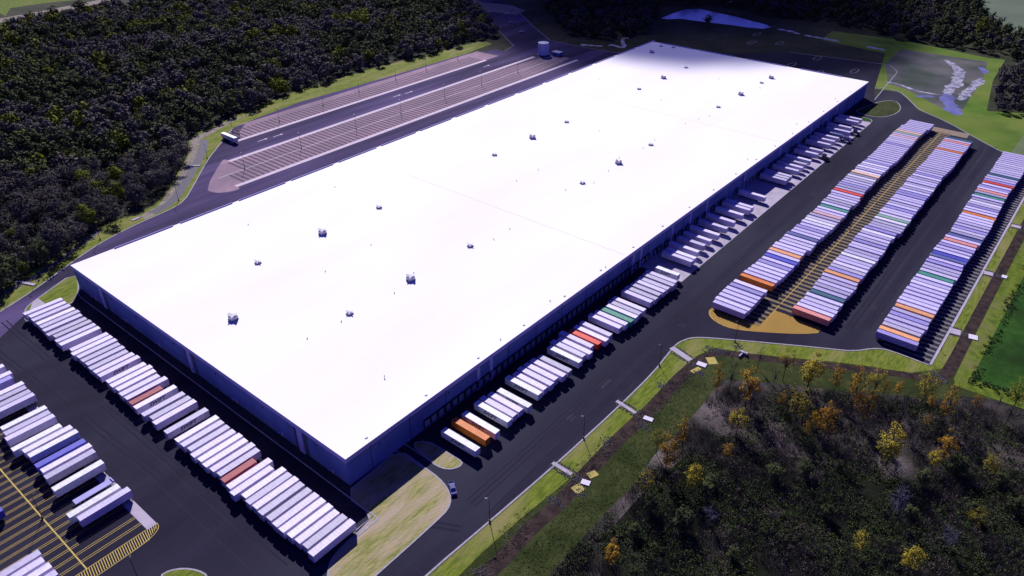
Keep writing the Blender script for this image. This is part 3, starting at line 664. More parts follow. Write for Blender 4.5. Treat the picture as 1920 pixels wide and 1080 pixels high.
# docks along the long wall, near half (pulled out) and far half (backed in)
cols = {41.1: 'orange', 112.5: 'scarlet', 134.5: 'green', 35.0: 'bright white', 45.9: 'bright white', 53.1: 'bright white', 63.5: 'bright white', 71.8: 'bright white', 101.7: 'bright white', 97.4: 'bright white'}
ne = [(35.0, -24.3), (41.1, -23.6), (45.9, -24.0), (53.1, -23.6), (56.6, -23.2), (60.1, -23.7), (63.8, -24.9), (71.8, -23.0), (75.5, -23.2), (79.0, -23.2), (82.5, -23.1), (86.3, -23.7), (90.1, -24.2), (97.4, -23.8), (101.3, -22.6), (104.9, -23.5), (108.7, -21.5), (112.5, -23.1), (116.3, -23.7), (120.1, -23.6),
      (127.5, -23.4), (131.1, -24.1), (134.7, -24.6), (138.4, -25.0), (142.0, -24.1), (145.6, -24.2), (153.3, -23.7), (157.0, -23.6), (160.6, -23.7), (164.3, -24.0), (168.0, -23.7), (171.6, -24.1), (175.3, -23.4)]
for k, (x, y) in enumerate(ne):
    colr = 'white'
    for kk, v in cols.items():
        if abs(kk-x) < 0.4: colr = v
    add(x+1.3, y+LEN/2, math.pi/2, colr, '%s from the near corner along the long wall' % ordw(k+1), 'trailers at the near docks of the long wall', LEN, x in (35.0, 71.8))
add(182.8, -21.6+12.2/2+0.3, math.pi/2, 'bright white', 'last before the concrete apron along the long wall', 'trailers at the near docks of the long wall', 12.2, True)
fe = [197.0, 200.8, 208.0, 215.4, 222.4, 230.3, 239.8, 248.9, 259.7, 268.0, 271.8, 289.1, 319.0, 322.7, 326.4, 337.7, 344.3, 350.8, 357.8, 371.1, 378.5, 392.5, 400.4, 408.0, 415.5, 424.3, 433.3, 448.5, 455.3]
for k, x in enumerate(fe):
    add(x+1.3, (-20.2 if k < 2 else (-20.3 if k == 25 else -18.0))+LEN/2, math.pi/2, 'slate blue' if k == 24 else 'white', '%s from the near end of the concrete apron' % ordw(k+1), 'trailers backed to the far docks of the long wall')
# east lot rows
def row(x0, n, y_top, colours, skip, rowname, jit):
    rr = random.Random(len(rowname)); off = 0
    cnt = 0
    for i in range(n):
        if i in skip: continue
        off += rr.uniform(-0.35, 0.35); off = max(-jit, min(jit, off)); cnt += 1
        if rr.random() < 0.12: off = rr.uniform(-jit, jit)
        colr = colours.get(i, 'white')
        if colr == 'white' and rr.random() < 0.82: colr = 'white lavender'
        if colr.startswith('white') and rr.random() < 0.08: colr = 'lavender'
        if colr == 'white' and rr.random() < 0.05: colr = 'bright white'
        add(x0+3.66*i+1.3, y_top-LEN/2+off, math.pi/2 if rr.random() < 0.8 else -math.pi/2, colr, '%s from the near end of %s' % (ordw(cnt), rowname), 'trailers in ' + rowname)
row(171.6, 84, -43.9, {8: 'orange', 15: 'blue', 17: 'pale orange', 23: 'slate blue', 26: 'lavender', 29: 'bright white', 32: 'pale pink', 35: 'green', 42: 'scarlet', 50: 'grey', 51: 'peach', 68: 'lavender', 73: 'pale pink', 75: 'grey green', 76: 'peach'}, {7}, 'the lot row nearest the warehouse', 1.0)
row(189.6, 74, -73.5, {0: 'salmon', 5: 'dark teal', 11: 'pale orange', 32: 'pale green', 42: 'lavender', 66: 'orange', 71: 'salmon', 73: 'dark teal'}, set(), 'the middle lot row', 0.7)
row(194.6, 71, -108.3, {0: 'lavender', 1: 'pale orange', 5: 'lavender', 7: 'pale orange', 17: 'green', 23: 'slate blue', 24: 'blue', 29: 'salmon', 31: 'slate blue', 40: 'orange', 48: 'green', 50: 'salmon', 54: 'scarlet', 58: 'dark teal'}, set(), 'the right-hand lot row', 0.7)
add(152.0, 303.5, math.pi/2, 'bright white', 'alone in the striped lot beside the left wood', 'trailer alone in the upper lot')
for t in TR: t['d'] = (Vector((t['x'], t['y'], 2))-CAM).length
TR.sort(key=lambda t: t['d'])
NAMEC = {'white': 'white', 'white lavender': 'greyish white', 'bright white': 'clean white', 'lavender': 'lavender-grey', 'slate blue': 'slate blue'}
near_, far_ = TR[:300], TR[300:]
for t in near_:
    cont = t['c'] not in ('white', 'bright white', 'white lavender')
    r = proto(t['c'], PAINT[t['c']], cont, t['length'])
    yaw = rnd.uniform(-0.006, 0.006)
    r.location = (t['x'], t['y'], 0.004 if t['y'] > -26 or t['y'] < -30 else 0.004); r.rotation_euler = (0, 0, t['rz']+yaw)
    if t['x'] > 184 and -23 < t['y'] < 0: r.location.z = 0.012
    r.scale = (rnd.choice((1, 1, 1, 0.975, 0.94)) if t['length'] > 15 and not t['logo'] else 1, 1, rnd.choice((1.0, 0.99, 0.975, 0.94))*rnd.uniform(0.995, 1.01))
    if t['logo']:
        # lettering on the side that faces the camera
        o = link('side_lettering', TXT, None, r)
        side = -1 if t['rz'] == 0.0 else 1
        if abs(t['rz']-math.pi/2) < .01: side = 1
        o.location = (0.4, side*(WID/2+0.02), 2.75)
        o.rotation_euler = (math.pi/2, 0, math.pi if side > 0 else 0)
        if t['length'] < 15: o.scale = (0.8, 0.8, 0.8)
    what = ('container trailer' if cont else 'box trailer') + (' lettered SWIFT' if t['logo'] else '')
    if t['length'] < 15: what = 'short ' + what
    tag(r, '%s %s, %s' % (NAMEC.get(t['c'], t['c']), what, t['where']), 'trailer', t['group'])
for t in far_: pass
if far_:
    b = MB(); cl = sorted({t['c'] for t in far_}); ms = [trailer_paint('paint '+c, PAINT[c], c.startswith('white')) for c in cl] + [M_black]
    for t in far_:
        b.cur = cl.index(t['c']); rot = t['rz']; o2 = (t['x'], t['y'])
        b.box(-LEN/2, LEN/2, -WID/2, WID/2, 1.25, 4.12, rot, o2); b.box(-LEN/2+.1, LEN/2-.1, -WID/2+.3, WID/2-.3, 1.0, 1.249, rot, o2)
        b.cur = len(cl)
        for sx in (5.2, 6.5): b.box(sx-.45, sx+.45, -1.2, 1.2, 0.0045, 0.95, rot, o2)
        b.box(-5.1, -4.9, -0.9, 0.9, 0.0045, 1.0, rot, o2)
    tag(b.build('semi_trailer', ms), 'farthest trailers closely parked at the far ends of the lot rows', 'trailers', 'trailers in the far lot', 'stuff')
# low flatbed in the left lot
r = empty('flatbed_trailer', (-55.2, 61.6, 0.004)); tag(r, 'empty low pale grey flatbed trailer among white trailers in the left lot', 'trailer')
b = MB(); b.box(-6.3, 6.3, -1.25, 1.25, 1.2, 1.5); b.box(5.9, 6.3, -1.25, 1.25, 1.5, 1.9); b.build('deck', M_fascia, r)
o = link('chassis', CH, None, r); o.scale.x = 0.78
for x in (-4.9, -3.6):
    for sy in (0, math.pi):
        w = link('wheel', WHEEL, None, r); w.location = (x, 0, 0.504); w.rotation_euler = (0, 0, sy)
for sy in (-0.85, 0.85): w = link('landing_leg', LEG, None, r); w.location = (3.8, sy, 0)
# tractors hitched at the far docks
def tractor(name, c, loc, rz, label):
    r = empty(name, loc, rz); m = mat('cab paint '+name+str(len(MATS)), c, None, rough=0.35, spec=0.5)
    b = MB(); b.box(-1.2, 1.0, -1.2, 1.2, 1.0, 3.3)
    b.face([(-1.2, -1.2, 3.3), (-1.2, 1.2, 3.3), (0.9, 1.15, 3.9), (0.9, -1.15, 3.9)]); b.face([(-1.2, -1.2, 3.3), (0.9, -1.15, 3.9), (0.9, -1.2, 3.3)]); b.face([(-1.2, 1.2, 3.3), (0.9, 1.2, 3.3), (0.9, 1.15, 3.9)]); b.face([(0.9, -1.2, 3.3), (0.9, -1.15, 3.9), (0.9, 1.15, 3.9), (0.9, 1.2, 3.3)])
    b.box(-3.0, -1.2, -0.85, 0.85, 0.9, 2.0); b.box(-3.2, -3.0, -1.15, 1.15, 0.5, 0.95)
    b.build('cab', m, r)
    b = MB(); b.box(-1.25, -1.21, -1.05, 1.05, 2.15, 3.05); b.box(-1.1, -0.2, -1.23, -1.205, 2.1, 2.95); b.box(-1.1, -0.2, 1.205, 1.23, 2.1, 2.95); b.build('window', M_glass, r)
    b = MB(); b.box(-3.0, 3.4, -0.45, 0.45, 0.6, 0.95); b.cyl((0.6, -1.0, 0.75), (2.0, -1.0, 0.75), 0.3); b.cyl((0.6, 1.0, 0.75), (2.0, 1.0, 0.75), 0.3); b.build('frame', M_frame, r)
    for x in (-2.3, 2.0, 3.2):
        for s in (0, math.pi):
            w = link('wheel', WHEEL, None, r); w.location = (x, 0, 0.504); w.rotation_euler = (0, 0, s)
    b = MB(); b.cyl((1.15, -1.0, 1), (1.15, -1.0, 3.9), 0.08); b.cyl((1.15, 1.0, 1), (1.15, 1.0, 3.9), 0.08); b.build('exhaust_stack', M_steel, r)
    return tag(r, label, 'truck', 'tractors hitched at the far docks')
tractor('tractor_truck', (0.02, 0.02, 0.025), (371.1+5.0, -20.6, .004), math.pi/2, 'black tractor truck standing at the concrete apron, nearest of the dark ones')
tractor('tractor_truck', (0.02, 0.02, 0.03), (434.6, -20.9, .004), math.pi/2, 'black tractor truck at the far end of the concrete apron')
tractor('tractor_truck', (0.12, 0.10, 0.30), (416.8, -20.9, .004), math.pi/2, 'violet-blue tractor truck at the concrete apron between two black ones')
# ------------------------------------------------------------------ vehicles, tank, shed
def car(name, c, loc, rz, label, cat, pick=False):
    r = empty(name, loc, rz); m = mat('car paint %s' % str(c), c, None, rough=0.6, spec=0.25)
    prof = [(-2.7, 0.45), (-2.75, 1.0), (-1.2, 1.08), (-1.1, 1.08), (2.5, 1.0), (2.75, 0.85), (2.75, 0.4)] if pick else [(-2.25, 0.4), (-2.3, 0.9), (-1.9, 0.98), (2.0, 0.95), (2.25, 0.8), (2.25, 0.35)]
    b = MB(); w = 0.95
    for s in (-1, 1):
        pts = [(x, s*w, z) for x, z in prof]; b.face(pts if s < 0 else pts[::-1])
    for (x0, z0), (x1, z1) in zip(prof, prof[1:]+prof[:1]): b.face([(x0, -w, z0), (x0, w, z0), (x1, w, z1), (x1, -w, z1)])
    if pick:
        for s in (-1, 1): b.box(-2.7, -0.9, s*0.9-0.05, s*0.9+0.05, 1.05, 1.35)
        b.box(-2.75, -2.65, -0.95, 0.95, 1.0, 1.35)
    b.build('body', m, r)
    cx0, cx1 = (-0.9, 1.5) if pick else (-1.6, 1.1)
    b = MB(); lo = [(cx0-0.05, -0.88), (cx1, -0.88), (cx1, 0.88), (cx0-0.05, 0.88)]; hi = [(cx0+.25, -0.72), (cx1-.7, -0.72), (cx1-.7, 0.72), (cx0+.25, 0.72)]
    zb = 1.03
    for i in range(4):
        j = (i+1) % 4; b.face([(*lo[i], zb), (*lo[j], zb), (*hi[j], 1.72), (*hi[i], 1.72)])
    b.build('window', M_glass, r)
    b = MB(); b.box(cx0+.22, cx1-.68, -0.74, 0.74, 1.72, 1.78); b.build('cab_roof', m, r)
    for x in (-1.65, 1.65):
        for s in (-1, 1):
            b = MB(); b.cyl((0, -0.12, 0), (0, 0.12, 0), 0.37, n=14); wo_ = b.build('wheel', M_black, r); wo_.location = (x, s*0.86, 0.374)
    for s in (-1, 1):
        b = MB(); b.box(2.72 if pick else 2.22, 2.78 if pick else 2.28, s*0.7-.18, s*0.7+.18, 0.62, 0.8); b.build('headlight', M_steel, r)
    return tag(r, label, cat)
p0 = at(846, 908); p1 = at(852, 930)
car('pickup_truck', (0.03, 0.03, 0.20), ((p0.x+p1.x)/2, (p0.y+p1.y)/2, .004), math.atan2(p1.y-p0.y, p1.x-p0.x), 'blue pickup truck by the kerb of the straw-coloured grass near corner', 'pickup', True)
for k, (px, py, c, w) in enumerate([(978, 61, (0.35, 0.33, 0.4), 'pale grey van on the far road before the round tank'), (958, 43, (0.25, 0.23, 0.3), 'grey car higher up the far road beyond the tank'), (950, 27, (0.6, 0.58, 0.6), 'white car farthest up the road, by the bare soil clearing')]):
    p = at(px, py); car('parked_car', c, (p.x, p.y, .012), 2.2, w, 'car')
r = empty('storage_tank', (461.5, 271.5, 0)); tag(r, 'pale cylindrical water tank at the far end of the striped lots', 'tank')
b = MB(); b.cyl((0, 0, 0.3), (0, 0, 10.6), 5.0, n=40); b.build('shell', mat('tank paint', (0.55, 0.55, 0.72), (0.5, 0.5, 0.66), 0.1), r)
b = MB(); b.cyl((0, 0, 10.6), (0, 0, 11.1), 5.05, 0.4, n=40); b.build('roof_cone', mat('tank roof', (0.62, 0.62, 0.78)), r)
b = MB(); b.cyl((0, 0, 0), (0, 0, 0.3), 5.6, n=40); b.build('base_ring', M_conc, r)
b = MB()
for sy in (-0.25, 0.25): b.cyl((-5.1, sy, 0.3), (-5.1, sy, 11), 0.04, n=5)
for i in range(26): b.cyl((-5.1, -0.25, 0.6+i*0.4), (-5.1, 0.25, 0.6+i*0.4), 0.025, n=4)
b.build('ladder', M_steel, r)
r = empty('pump_house', (467, 259.5, 0)); tag(r, 'small flat pump house beside the round tank', 'hut')
b = MB(); b.box(-3, 3, -4, 4, 0, 3.0); b.build('wall', M_wall, r); b = MB(); b.box(-3.3, 3.3, -4.3, 4.3, 3.0, 3.3); b.build('roof', mat('hut roof', (0.5, 0.5, 0.62)), r)
b = MB(); b.box(-3.05, -3.003, -1, 0.2, 0.02, 2.2); b.build('door', M_dark, r)
# ------------------------------------------------------------------ lamp posts
def lamp(h=10.4):
    r = empty('lamp_post')
    b = MB(); b.cyl((0, 0, 0), (0, 0, 0.85), 0.36, n=12); b.build('base', mat('post base', (0.10, 0.09, 0.10)), r)
    b = MB(); b.cyl((0, 0, 0.85), (0, 0, h), 0.12, 0.075, n=8); b.build('pole', M_dark, r)
    b = MB(); b.cyl((0, 0, h-.1), (0.7, 0, h+.05), 0.05, n=6); b.box(0.5, 1.35, -0.22, 0.22, h-0.02, h+0.14); b.build('lamp_head', M_dark, r)
    return r
LP = lamp(); first = True
lots = [('beside the road along the bottom verge', [(918, 978), (1094, 822), (1236, 686), (1378, 641)], 2.2),
        ('in the left lot on the yellow centre line', [(80, 972)], 0.3), ('at the foot of the photo by the rounded grass island', [(262, 1092)], 1.0),
        ('on the verge by the left wood', [(73, 527), (188, 450), (335, 376), (389, 297)], -0.8),
        ('on the upper striped lot centre line', [(459, 316), (565, 278), (668, 242), (752, 213), (834, 183), (903, 159), (971, 136)], 1.5),
        ('between wood and striped upper lot', [(437, 249), (524, 228), (606, 198), (673, 172), (742, 149), (799, 131), (858, 111)], -1.5),
        ('on the ochre strip between lot rows', [(1462, 571), (1533.5, 496), (1593.5, 432), (1642.5, 382), (1687.5, 333), (1727.5, 290)], 1.5)]
for where, ps, rz in lots:
    for i, (px, py) in enumerate(ps):
        o = LP if first else copy_tree(LP); first = False
        p = at(px, py); o.location = (p.x, p.y, 0.004 if py != 972 else 0.004); o.rotation_euler = (0, 0, rz)
        if 'ochre' in where: o.scale = (1, 1, 0.42)
        tag(o, ('dark slim lamp post %s' % where) + (', %s from near' % ordw(i+1) if len(ps) > 1 else ''), 'lamp post', 'lamp posts round the yard')
# short marker posts along the right-hand edge
b = MB(); b.cyl((0, 0, 0), (0, 0, 2.3), 0.09, n=6); b.box(-0.3, 0.3, -0.05, 0.05, 1.7, 2.35); MPm = b.mesh('marker_post'); MPm.materials.append(M_dark)
for i, (px, py) in enumerate([(1764, 659), (1804, 585), (1838, 525), (1866, 478), (1891, 434), (1910, 400)]):
    o = link('marker_post', MPm); p = at(px, py); o.location = (p.x, p.y, 0.01)
    tag(o, 'short dark post on the verge by the right lot, %s from its near corner' % ordw(i+1), 'post', 'short posts on the right verge')
# ------------------------------------------------------------------ drainage chutes, pads, rocks, matting
def slab(name, a, b_, w, h, m, z0=0.0):
    a = at(*a); c = at(*b_); d = (c-a); L_ = d.length; ang = math.atan2(d.y, d.x); mid = (a+c)/2
    mb = MB(); mb.box(-L_/2, L_/2, -w/2, w/2, 0, h); o = mb.build(name, m); o.location = (mid.x, mid.y, z0); o.rotation_euler = (0, 0, ang); return o
chutes = [((1036, 868), (1072, 890), 1.5, 'nearest chute on the bottom verge'), ((1156, 752), (1192, 775), 1.5, 'second chute on the bottom verge'), ((1259, 652), (1295, 676), 2.6, 'chute at the bend of the kerb'),
          ((1779, 619), (1801, 625), 4.4, 'first chute of the right verge'), ((1845, 511), (1862, 515), 3.6, 'second chute of the right verge'), ((1897, 423), (1914, 427), 3.4, 'third chute of the right verge')]
for a, c, w, l in chutes:
    o = slab('drain_chute', a, c, w, 0.2, M_conc); tag(o, 'pale concrete slab, ' + l, 'drain', 'concrete drain chutes across the verge')
pads = [((1090, 903), (1106, 908), 2.2, 'nearest pad beyond the ditch below the bottom verge'), ((1207, 783), (1224, 789), 2.0, 'second pad beyond the ditch below the bottom verge'), ((1307, 681), (1324, 687), 2.6, 'pad beside the yellow matting at the kerb bend'),
        ((1816, 631), (1833, 635), 3.6, 'larger pad across the right ditch'), ((1878, 518), (1888, 521), 3.0, 'smaller pad across the right ditch')]
for a, c, w, l in pads:
    o = slab('outlet_pad', a, c, w, 0.35, mat('white concrete', (0.6, 0.55, 0.66))); tag(o, 'white concrete ' + l, 'drain', 'white outlet pads by the ditch')
for (a, c, w, l) in [((1076, 921), (1092, 912), 3.4, 'yellow matting sheet beside the nearest outlet pad'), ((1103, 893), (1119, 886), 2.6, 'pale straw matting sheet beyond the nearest outlet pad'), ((1326, 677), (1343, 676), 4.6, 'large yellow matting sheet at the kerb bend'), ((1297, 698), (1312, 690), 2.0, 'pale matting strip below the kerb bend')]:
    o = slab('erosion_mat', a, c, w, 0.06, M_mat_y, 0.03); tag(o, l, 'matting', 'erosion mats by the ditch')
rk = MB(); rr = random.Random(5)
def rocks(cx, cy, n, sp, zz=0.0):
    for _ in range(n):
        x = cx+rr.gauss(0, sp); y = cy+rr.gauss(0, sp); s = rr.uniform(0.14, 0.42); k = len(rk.v)
        vs = [Vector((rr.uniform(-1, 1), rr.uniform(-1, 1), rr.uniform(-.2, 1)))*s for _ in range(6)]
        base = [(s, 0, 0), (0, s, 0), (-s, 0, 0), (0, -s, 0), (0, 0, s*.9)]
        rk.v += [(x+bx*rr.uniform(.7, 1.2), y+by*rr.uniform(.7, 1.2), max(0.02, bz)) for bx, by, bz in base]
        for f in ((0, 1, 4), (1, 2, 4), (2, 3, 4), (3, 0, 4)): rk.f.append(tuple(k+i for i in f)); rk.mi.append(0)
for a, c, w, l in chutes:
    A = at(*a); C_ = at(*c)
    for k in range(9):
        t = k/8; p = A.lerp(C_, t); d = (C_-A).normalized(); nr = Vector((-d.y, d.x, 0))
        for s in (-1, 1): rocks(p.x+nr.x*s*(w/2+0.8), p.y+nr.y*s*(w/2+0.8), 9, 0.35)
    rocks(C_.x+(C_-A).normalized().x*2.5, C_.y+(C_-A).normalized().y*2.5, 60, 1.0)
for px, py in ((1310, 700), (1330, 655), (1090, 925), (1210, 798), (1350, 660), (1140, 828), (1385, 650), (905, 1072), (1040, 940), (1240, 722)): 
    p = at(px, py); rocks(p.x, p.y, 70, 1.3)
for i in range(14):
    t = i/13; p = at(1747+t*28, 695+t*22); rocks(p.x, p.y, 16, 0.4)
tag(rk.build('loose_rock', M_rock), 'broken grey rock lining the drain chutes and ditches', 'rock', None, 'stuff')
r = empty('drain_headwall'); p = at(1394, 664); r.location = (p.x, p.y, 0); tag(r, 'pale concrete and pipe outlet standing at the ditch below the hatched corner', 'drain')
b = MB(); b.box(-0.5, 0.5, -1.6, 1.6, 0, 1.2); b.build('headwall', M_conc, r); b = MB(); b.cyl((-3.5, 0.3, 0.5), (-0.5, 0.3, 0.5), 0.5, n=14); b.build('pipe', M_steel, r)
r = empty('white_post'); p = at(1371, 668); r.location = (p.x, p.y, 0); tag(r, 'small white post beside the ditch below the hatched corner', 'post')
b = MB(); b.cyl((0, 0, 0), (0, 0, 1.6), 0.16, n=8); b.build('post', mat('white plastic', (0.7, 0.68, 0.75)), r); b = MB(); b.cyl((0, 0, 1.6), (0, 0, 1.75), 0.2, 0.1, n=8); b.build('cap', M_steel, r)
# footbridge / pipe crossing on the west drain
for k, (a, c, l) in enumerate([((352, 312), (376, 311), 'pale pipe crossing the drain beside the left road'), ((262, 408), (248, 414), 'pale concrete culvert end by the left road below the wood'), ((66, 535), (32, 528), 'pale concrete culvert by the lower left road')]):
    o = slab('culvert', a, c, 1.6, 0.4, M_conc); tag(o, l, 'culvert')
# ------------------------------------------------------------------ unseen cloud, added and shaped so its shade lies over the far end
H_C = 1200.0; gc = Vector((790, 352, 0)); cc = gc + SUN*(H_C/SUN.z)
bm = bmesh.new(); bmesh.ops.create_icosphere(bm, subdivisions=5, radius=1.0)
for v in bm.verts:
    n_ = mnoise.fractal(v.co*2.3, 1.0, 2.0, 5); v.co *= 1+0.10*n_
me = bpy.data.meshes.new('cloud'); bm.to_mesh(me); bm.free()
mc = bpy.data.materials.new('cloud vapour'); mc.use_nodes = True; N = mc.node_tree.nodes; L = mc.node_tree.links; N.clear()
tc = N.new('ShaderNodeTexCoord'); sx = N.new('ShaderNodeVectorMath'); sx.operation = 'MULTIPLY'; sx.inputs[1].default_value = (1, 1, 0); L.new(tc.outputs['Object'], sx.inputs[0])
ln = N.new('ShaderNodeVectorMath'); ln.operation = 'LENGTH'; L.new(sx.outputs[0], ln.inputs[0])
nz = N.new('ShaderNodeTexNoise'); nz.inputs['Scale'].default_value = 2.2; nz.inputs['Detail'].default_value = 5; L.new(tc.outputs['Object'], nz.inputs['Vector'])
a1 = N.new('ShaderNodeMath'); a1.operation = 'MULTIPLY_ADD'; a1.inputs[1].default_value = 0.22; L.new(nz.outputs[0], a1.inputs[0]); L.new(ln.outputs['Value'], a1.inputs[2])
mr = N.new('ShaderNodeMapRange'); mr.interpolation_type = 'SMOOTHSTEP'; mr.inputs[1].default_value = 0.98; mr.inputs[2].default_value = 0.78; L.new(a1.outputs[0], mr.inputs[0]); mr.inputs[3].default_value = 0.0; mr.inputs[4].default_value = 0.88
tb = N.new('ShaderNodeBsdfTransparent'); db = N.new('ShaderNodeBsdfDiffuse'); db.inputs[0].default_value = (0.85, 0.85, 0.88, 1)
ms = N.new('ShaderNodeMixShader'); L.new(mr.outputs[0], ms.inputs[0]); L.new(tb.outputs[0], ms.inputs[1]); L.new(db.outputs[0], ms.inputs[2])
om = N.new('ShaderNodeOutputMaterial'); L.new(ms.outputs[0], om.inputs[0])
cl = link('cloud', me, mc); cl.location = cc; cl.scale = (430, 345, 90); cl.rotation_euler = (0, 0, math.atan2(0.65, 0.76)); cl['kind'] = 'structure'
# ------------------------------------------------------------------ vegetation
def np_mesh(name, V, nper, mats):
    """V: (nfaces*nper,3) separate faces"""
    me = bpy.data.meshes.new(name); nv = len(V); nf = nv//nper
    me.vertices.add(nv); me.vertices.foreach_set('co', np.asarray(V, dtype=np.float32).ravel())
    me.loops.add(nv); me.loops.foreach_set('vertex_index', np.arange(nv, dtype=np.int32))
    me.polygons.add(nf); me.polygons.foreach_set('loop_start', np.arange(0, nv, nper, dtype=np.int32)); me.polygons.foreach_set('loop_total', np.full(nf, nper, dtype=np.int32))
    me.update(calc_edges=True)
    for m in mats: me.materials.append(m)
    return me
rg = np.random.default_rng(11)
def leaves(centers, size, rg, out=None, loose=0.75):
    n = len(centers)
    if out is None: out = rg.normal(size=(n, 3)); out[:, 2] += 0.6
    nn = out/np.maximum(np.linalg.norm(out, axis=1), 1e-6)[:, None] + rg.normal(size=(n, 3))*loose*0.45
    nn /= np.linalg.norm(nn, axis=1)[:, None]
    a = np.cross(nn, rg.normal(size=(n, 3))); a /= np.linalg.norm(a, axis=1)[:, None]
    b_ = np.cross(nn, a)
    s = size*rg.uniform(0.5, 1.3, size=(n, 1))
    t = np.stack([centers+a*s, centers-a*s*0.5+b_*s*0.8, centers-a*s*0.5-b_*s*0.8], 1)
    return t.reshape(-1, 3)
CPN = [None]
def crown_points(h, rad, n, rg, clumps=16, base=0.35, spread=0.34):
    """clump centres spread through an uneven ellipsoid, leaves gathered on the clumps' outer shell"""
    cs = []
    while len(cs) < clumps:
        p = rg.uniform(-1, 1, 3)
        if 0.25 < (p**2).sum() < 1: cs.append(p)
    cs = np.array(cs); cs *= rg.uniform(0.7, 1.25, (clumps, 1)); cs[:, 0] += 0.18*cs[:, 2]; cz = h*(base+1)/2; hh = h*(1-base)/2
    cs = cs*np.array([rad*0.8, rad*0.8, hh*0.85])+np.array([0, 0, cz])
    w = rg.uniform(0.5, 1.4, clumps)
    idx = rg.choice(clumps, n, p=w/w.sum())
    d = rg.normal(size=(n, 3)); d /= np.linalg.norm(d, axis=1)[:, None]
    rr_ = rad*spread*w[idx][:, None]*rg.uniform(0.55, 1.05, (n, 1))
    o_ = cs[idx]-np.array([0, 0, h*base*0.8+h*0.2]); o_ /= np.linalg.norm(o_, axis=1)[:, None]
    CPN[0] = d*0.8+o_
    return cs[idx]+d*rr_*np.array([1, 1, 0.75]), cs
def leaf_mat(name, ca, cb, cc_=None):
    m = bpy.data.materials.new(name); m.use_nodes = True; N = m.node_tree.nodes; L = m.node_tree.links; b = N['Principled BSDF']
    b.inputs['Roughness'].default_value = 0.9; b.inputs['Specular IOR Level'].default_value = 0.08
    g = N.new('ShaderNodeNewGeometry'); n = N.new('ShaderNodeTexNoise'); n.inputs['Scale'].default_value = 0.45; n.inputs['Detail'].default_value = 4; L.new(g.outputs['Position'], n.inputs['Vector'])
    oi = N.new('ShaderNodeObjectInfo')
    ad = N.new('ShaderNodeMath'); ad.operation = 'MULTIPLY_ADD'; ad.inputs[1].default_value = 0.35; L.new(oi.outputs['Random'], ad.inputs[0]); L.new(n.outputs[0], ad.inputs[2])
    a2 = N.new('ShaderNodeMath'); a2.operation = 'MULTIPLY_ADD'; a2.inputs[1].default_value = 0.28; L.new(g.outputs['Random Per Island'], a2.inputs[0]); L.new(ad.outputs[0], a2.inputs[2])
    cr = N.new('ShaderNodeValToRGB'); cr.color_ramp.elements[0].position = 0.45; cr.color_ramp.elements[0].color = (*ca, 1); cr.color_ramp.elements[1].position = 1.15; cr.color_ramp.elements[1].color = (*cb, 1)
    mr_ = N.new('ShaderNodeMapRange'); mr_.inputs[1].default_value = 0.45; mr_.inputs[2].default_value = 1.2; L.new(a2.outputs[0], mr_.inputs[0])
    cr.color_ramp.elements[0].position = 0; cr.color_ramp.elements[1].position = 1
    if cc_: k = cr.color_ramp.elements.new(0.55); k.color = (*cc_, 1)
    L.new(mr_.outputs[0], cr.inputs[0]); L.new(cr.outputs[0], b.inputs['Base Color'])
    return m
LM = {'green': leaf_mat('dark green leaves', (0.028, 0.040, 0.020), (0.092, 0.108, 0.040)),
      'grey': leaf_mat('grey brown twigs and thin leaves', (0.048, 0.043, 0.044), (0.130, 0.115, 0.105)),
      'yellow': leaf_mat('yellow green leaves', (0.070, 0.095, 0.012), (0.20, 0.22, 0.020)),
      'orange': leaf_mat('orange autumn leaves', (0.14, 0.078, 0.014), (0.58, 0.33, 0.04), (0.34, 0.18, 0.022)),
      'gold': leaf_mat('gold and green autumn leaves', (0.09, 0.095, 0.015), (0.52, 0.41, 0.045), (0.30, 0.24, 0.028)),
      'bramble': leaf_mat('bluish grey brambles', (0.050, 0.050, 0.066), (0.125, 0.118, 0.145)),
      'shrub': leaf_mat('low green scrub', (0.018, 0.036, 0.012), (0.095, 0.120, 0.042)),
      'dryshrub': leaf_mat('dry brown scrub', (0.055, 0.042, 0.042), (0.17, 0.135, 0.13))}
def trunk_mesh(h, rad, cs, rg, th=0.16, forks=8, twigs=3):
    b = MB(); top = Vector((rg.uniform(-.3, .3), rg.uniform(-.3, .3), h*0.55))
    b.cyl((0, 0, -0.1), (0, 0, h*0.25), th, th*0.8, n=6, caps=False); b.cyl((0, 0, h*0.25), top, th*0.8, th*0.5, n=6, caps=False)
    for i in range(min(forks, len(cs))):
        c = Vector(cs[i]); t = rg.uniform(0.35, 1.0); s = Vector((0, 0, h*0.22)).lerp(top, t)
        mid = s.lerp(c, 0.5)+Vector((0, 0, 0.35)); b.cyl(s, mid, th*0.42, th*0.28, n=5, caps=False); b.cyl(mid, c, th*0.28, th*0.1, n=4, caps=False)
        for k in range(twigs):
            e = c+Vector(rg.normal(size=3))*rad*0.28; e.z = max(e.z, 0.5); b.cyl(mid.lerp(c, rg.uniform(.3, 1)), e, th*0.13, th*0.05, n=3, caps=False)
    return b.mesh('trunk')
def make_tree(kind, h, rad, nleaf, lsize, seed, bark=None, base=0.35, clumps=16, th=0.16, forks=8, twigs=2, name='tree'):
    rg_ = np.random.default_rng(seed)
    pts, cs = crown_points(h, rad, nleaf, rg_, clumps, base)
    tm = trunk_mesh(h, rad, cs, rg_, th, forks, twigs); tm.materials.append(bark or M_bark)
    cm = np_mesh('crown', leaves(pts, lsize, rg_, CPN[0]), 3, [LM[kind]])
    return tm, cm
def place_tree(tc_, x, y, s, rz, label, group, name='tree', cat='tree', sz=None):
    r = empty(name, (x, y, 0), rz); r.scale = (s, s, (sz or s))
    link('trunk', tc_[0], None, r); link('crown', tc_[1], None, r)
    return tag(r, label, cat, group)
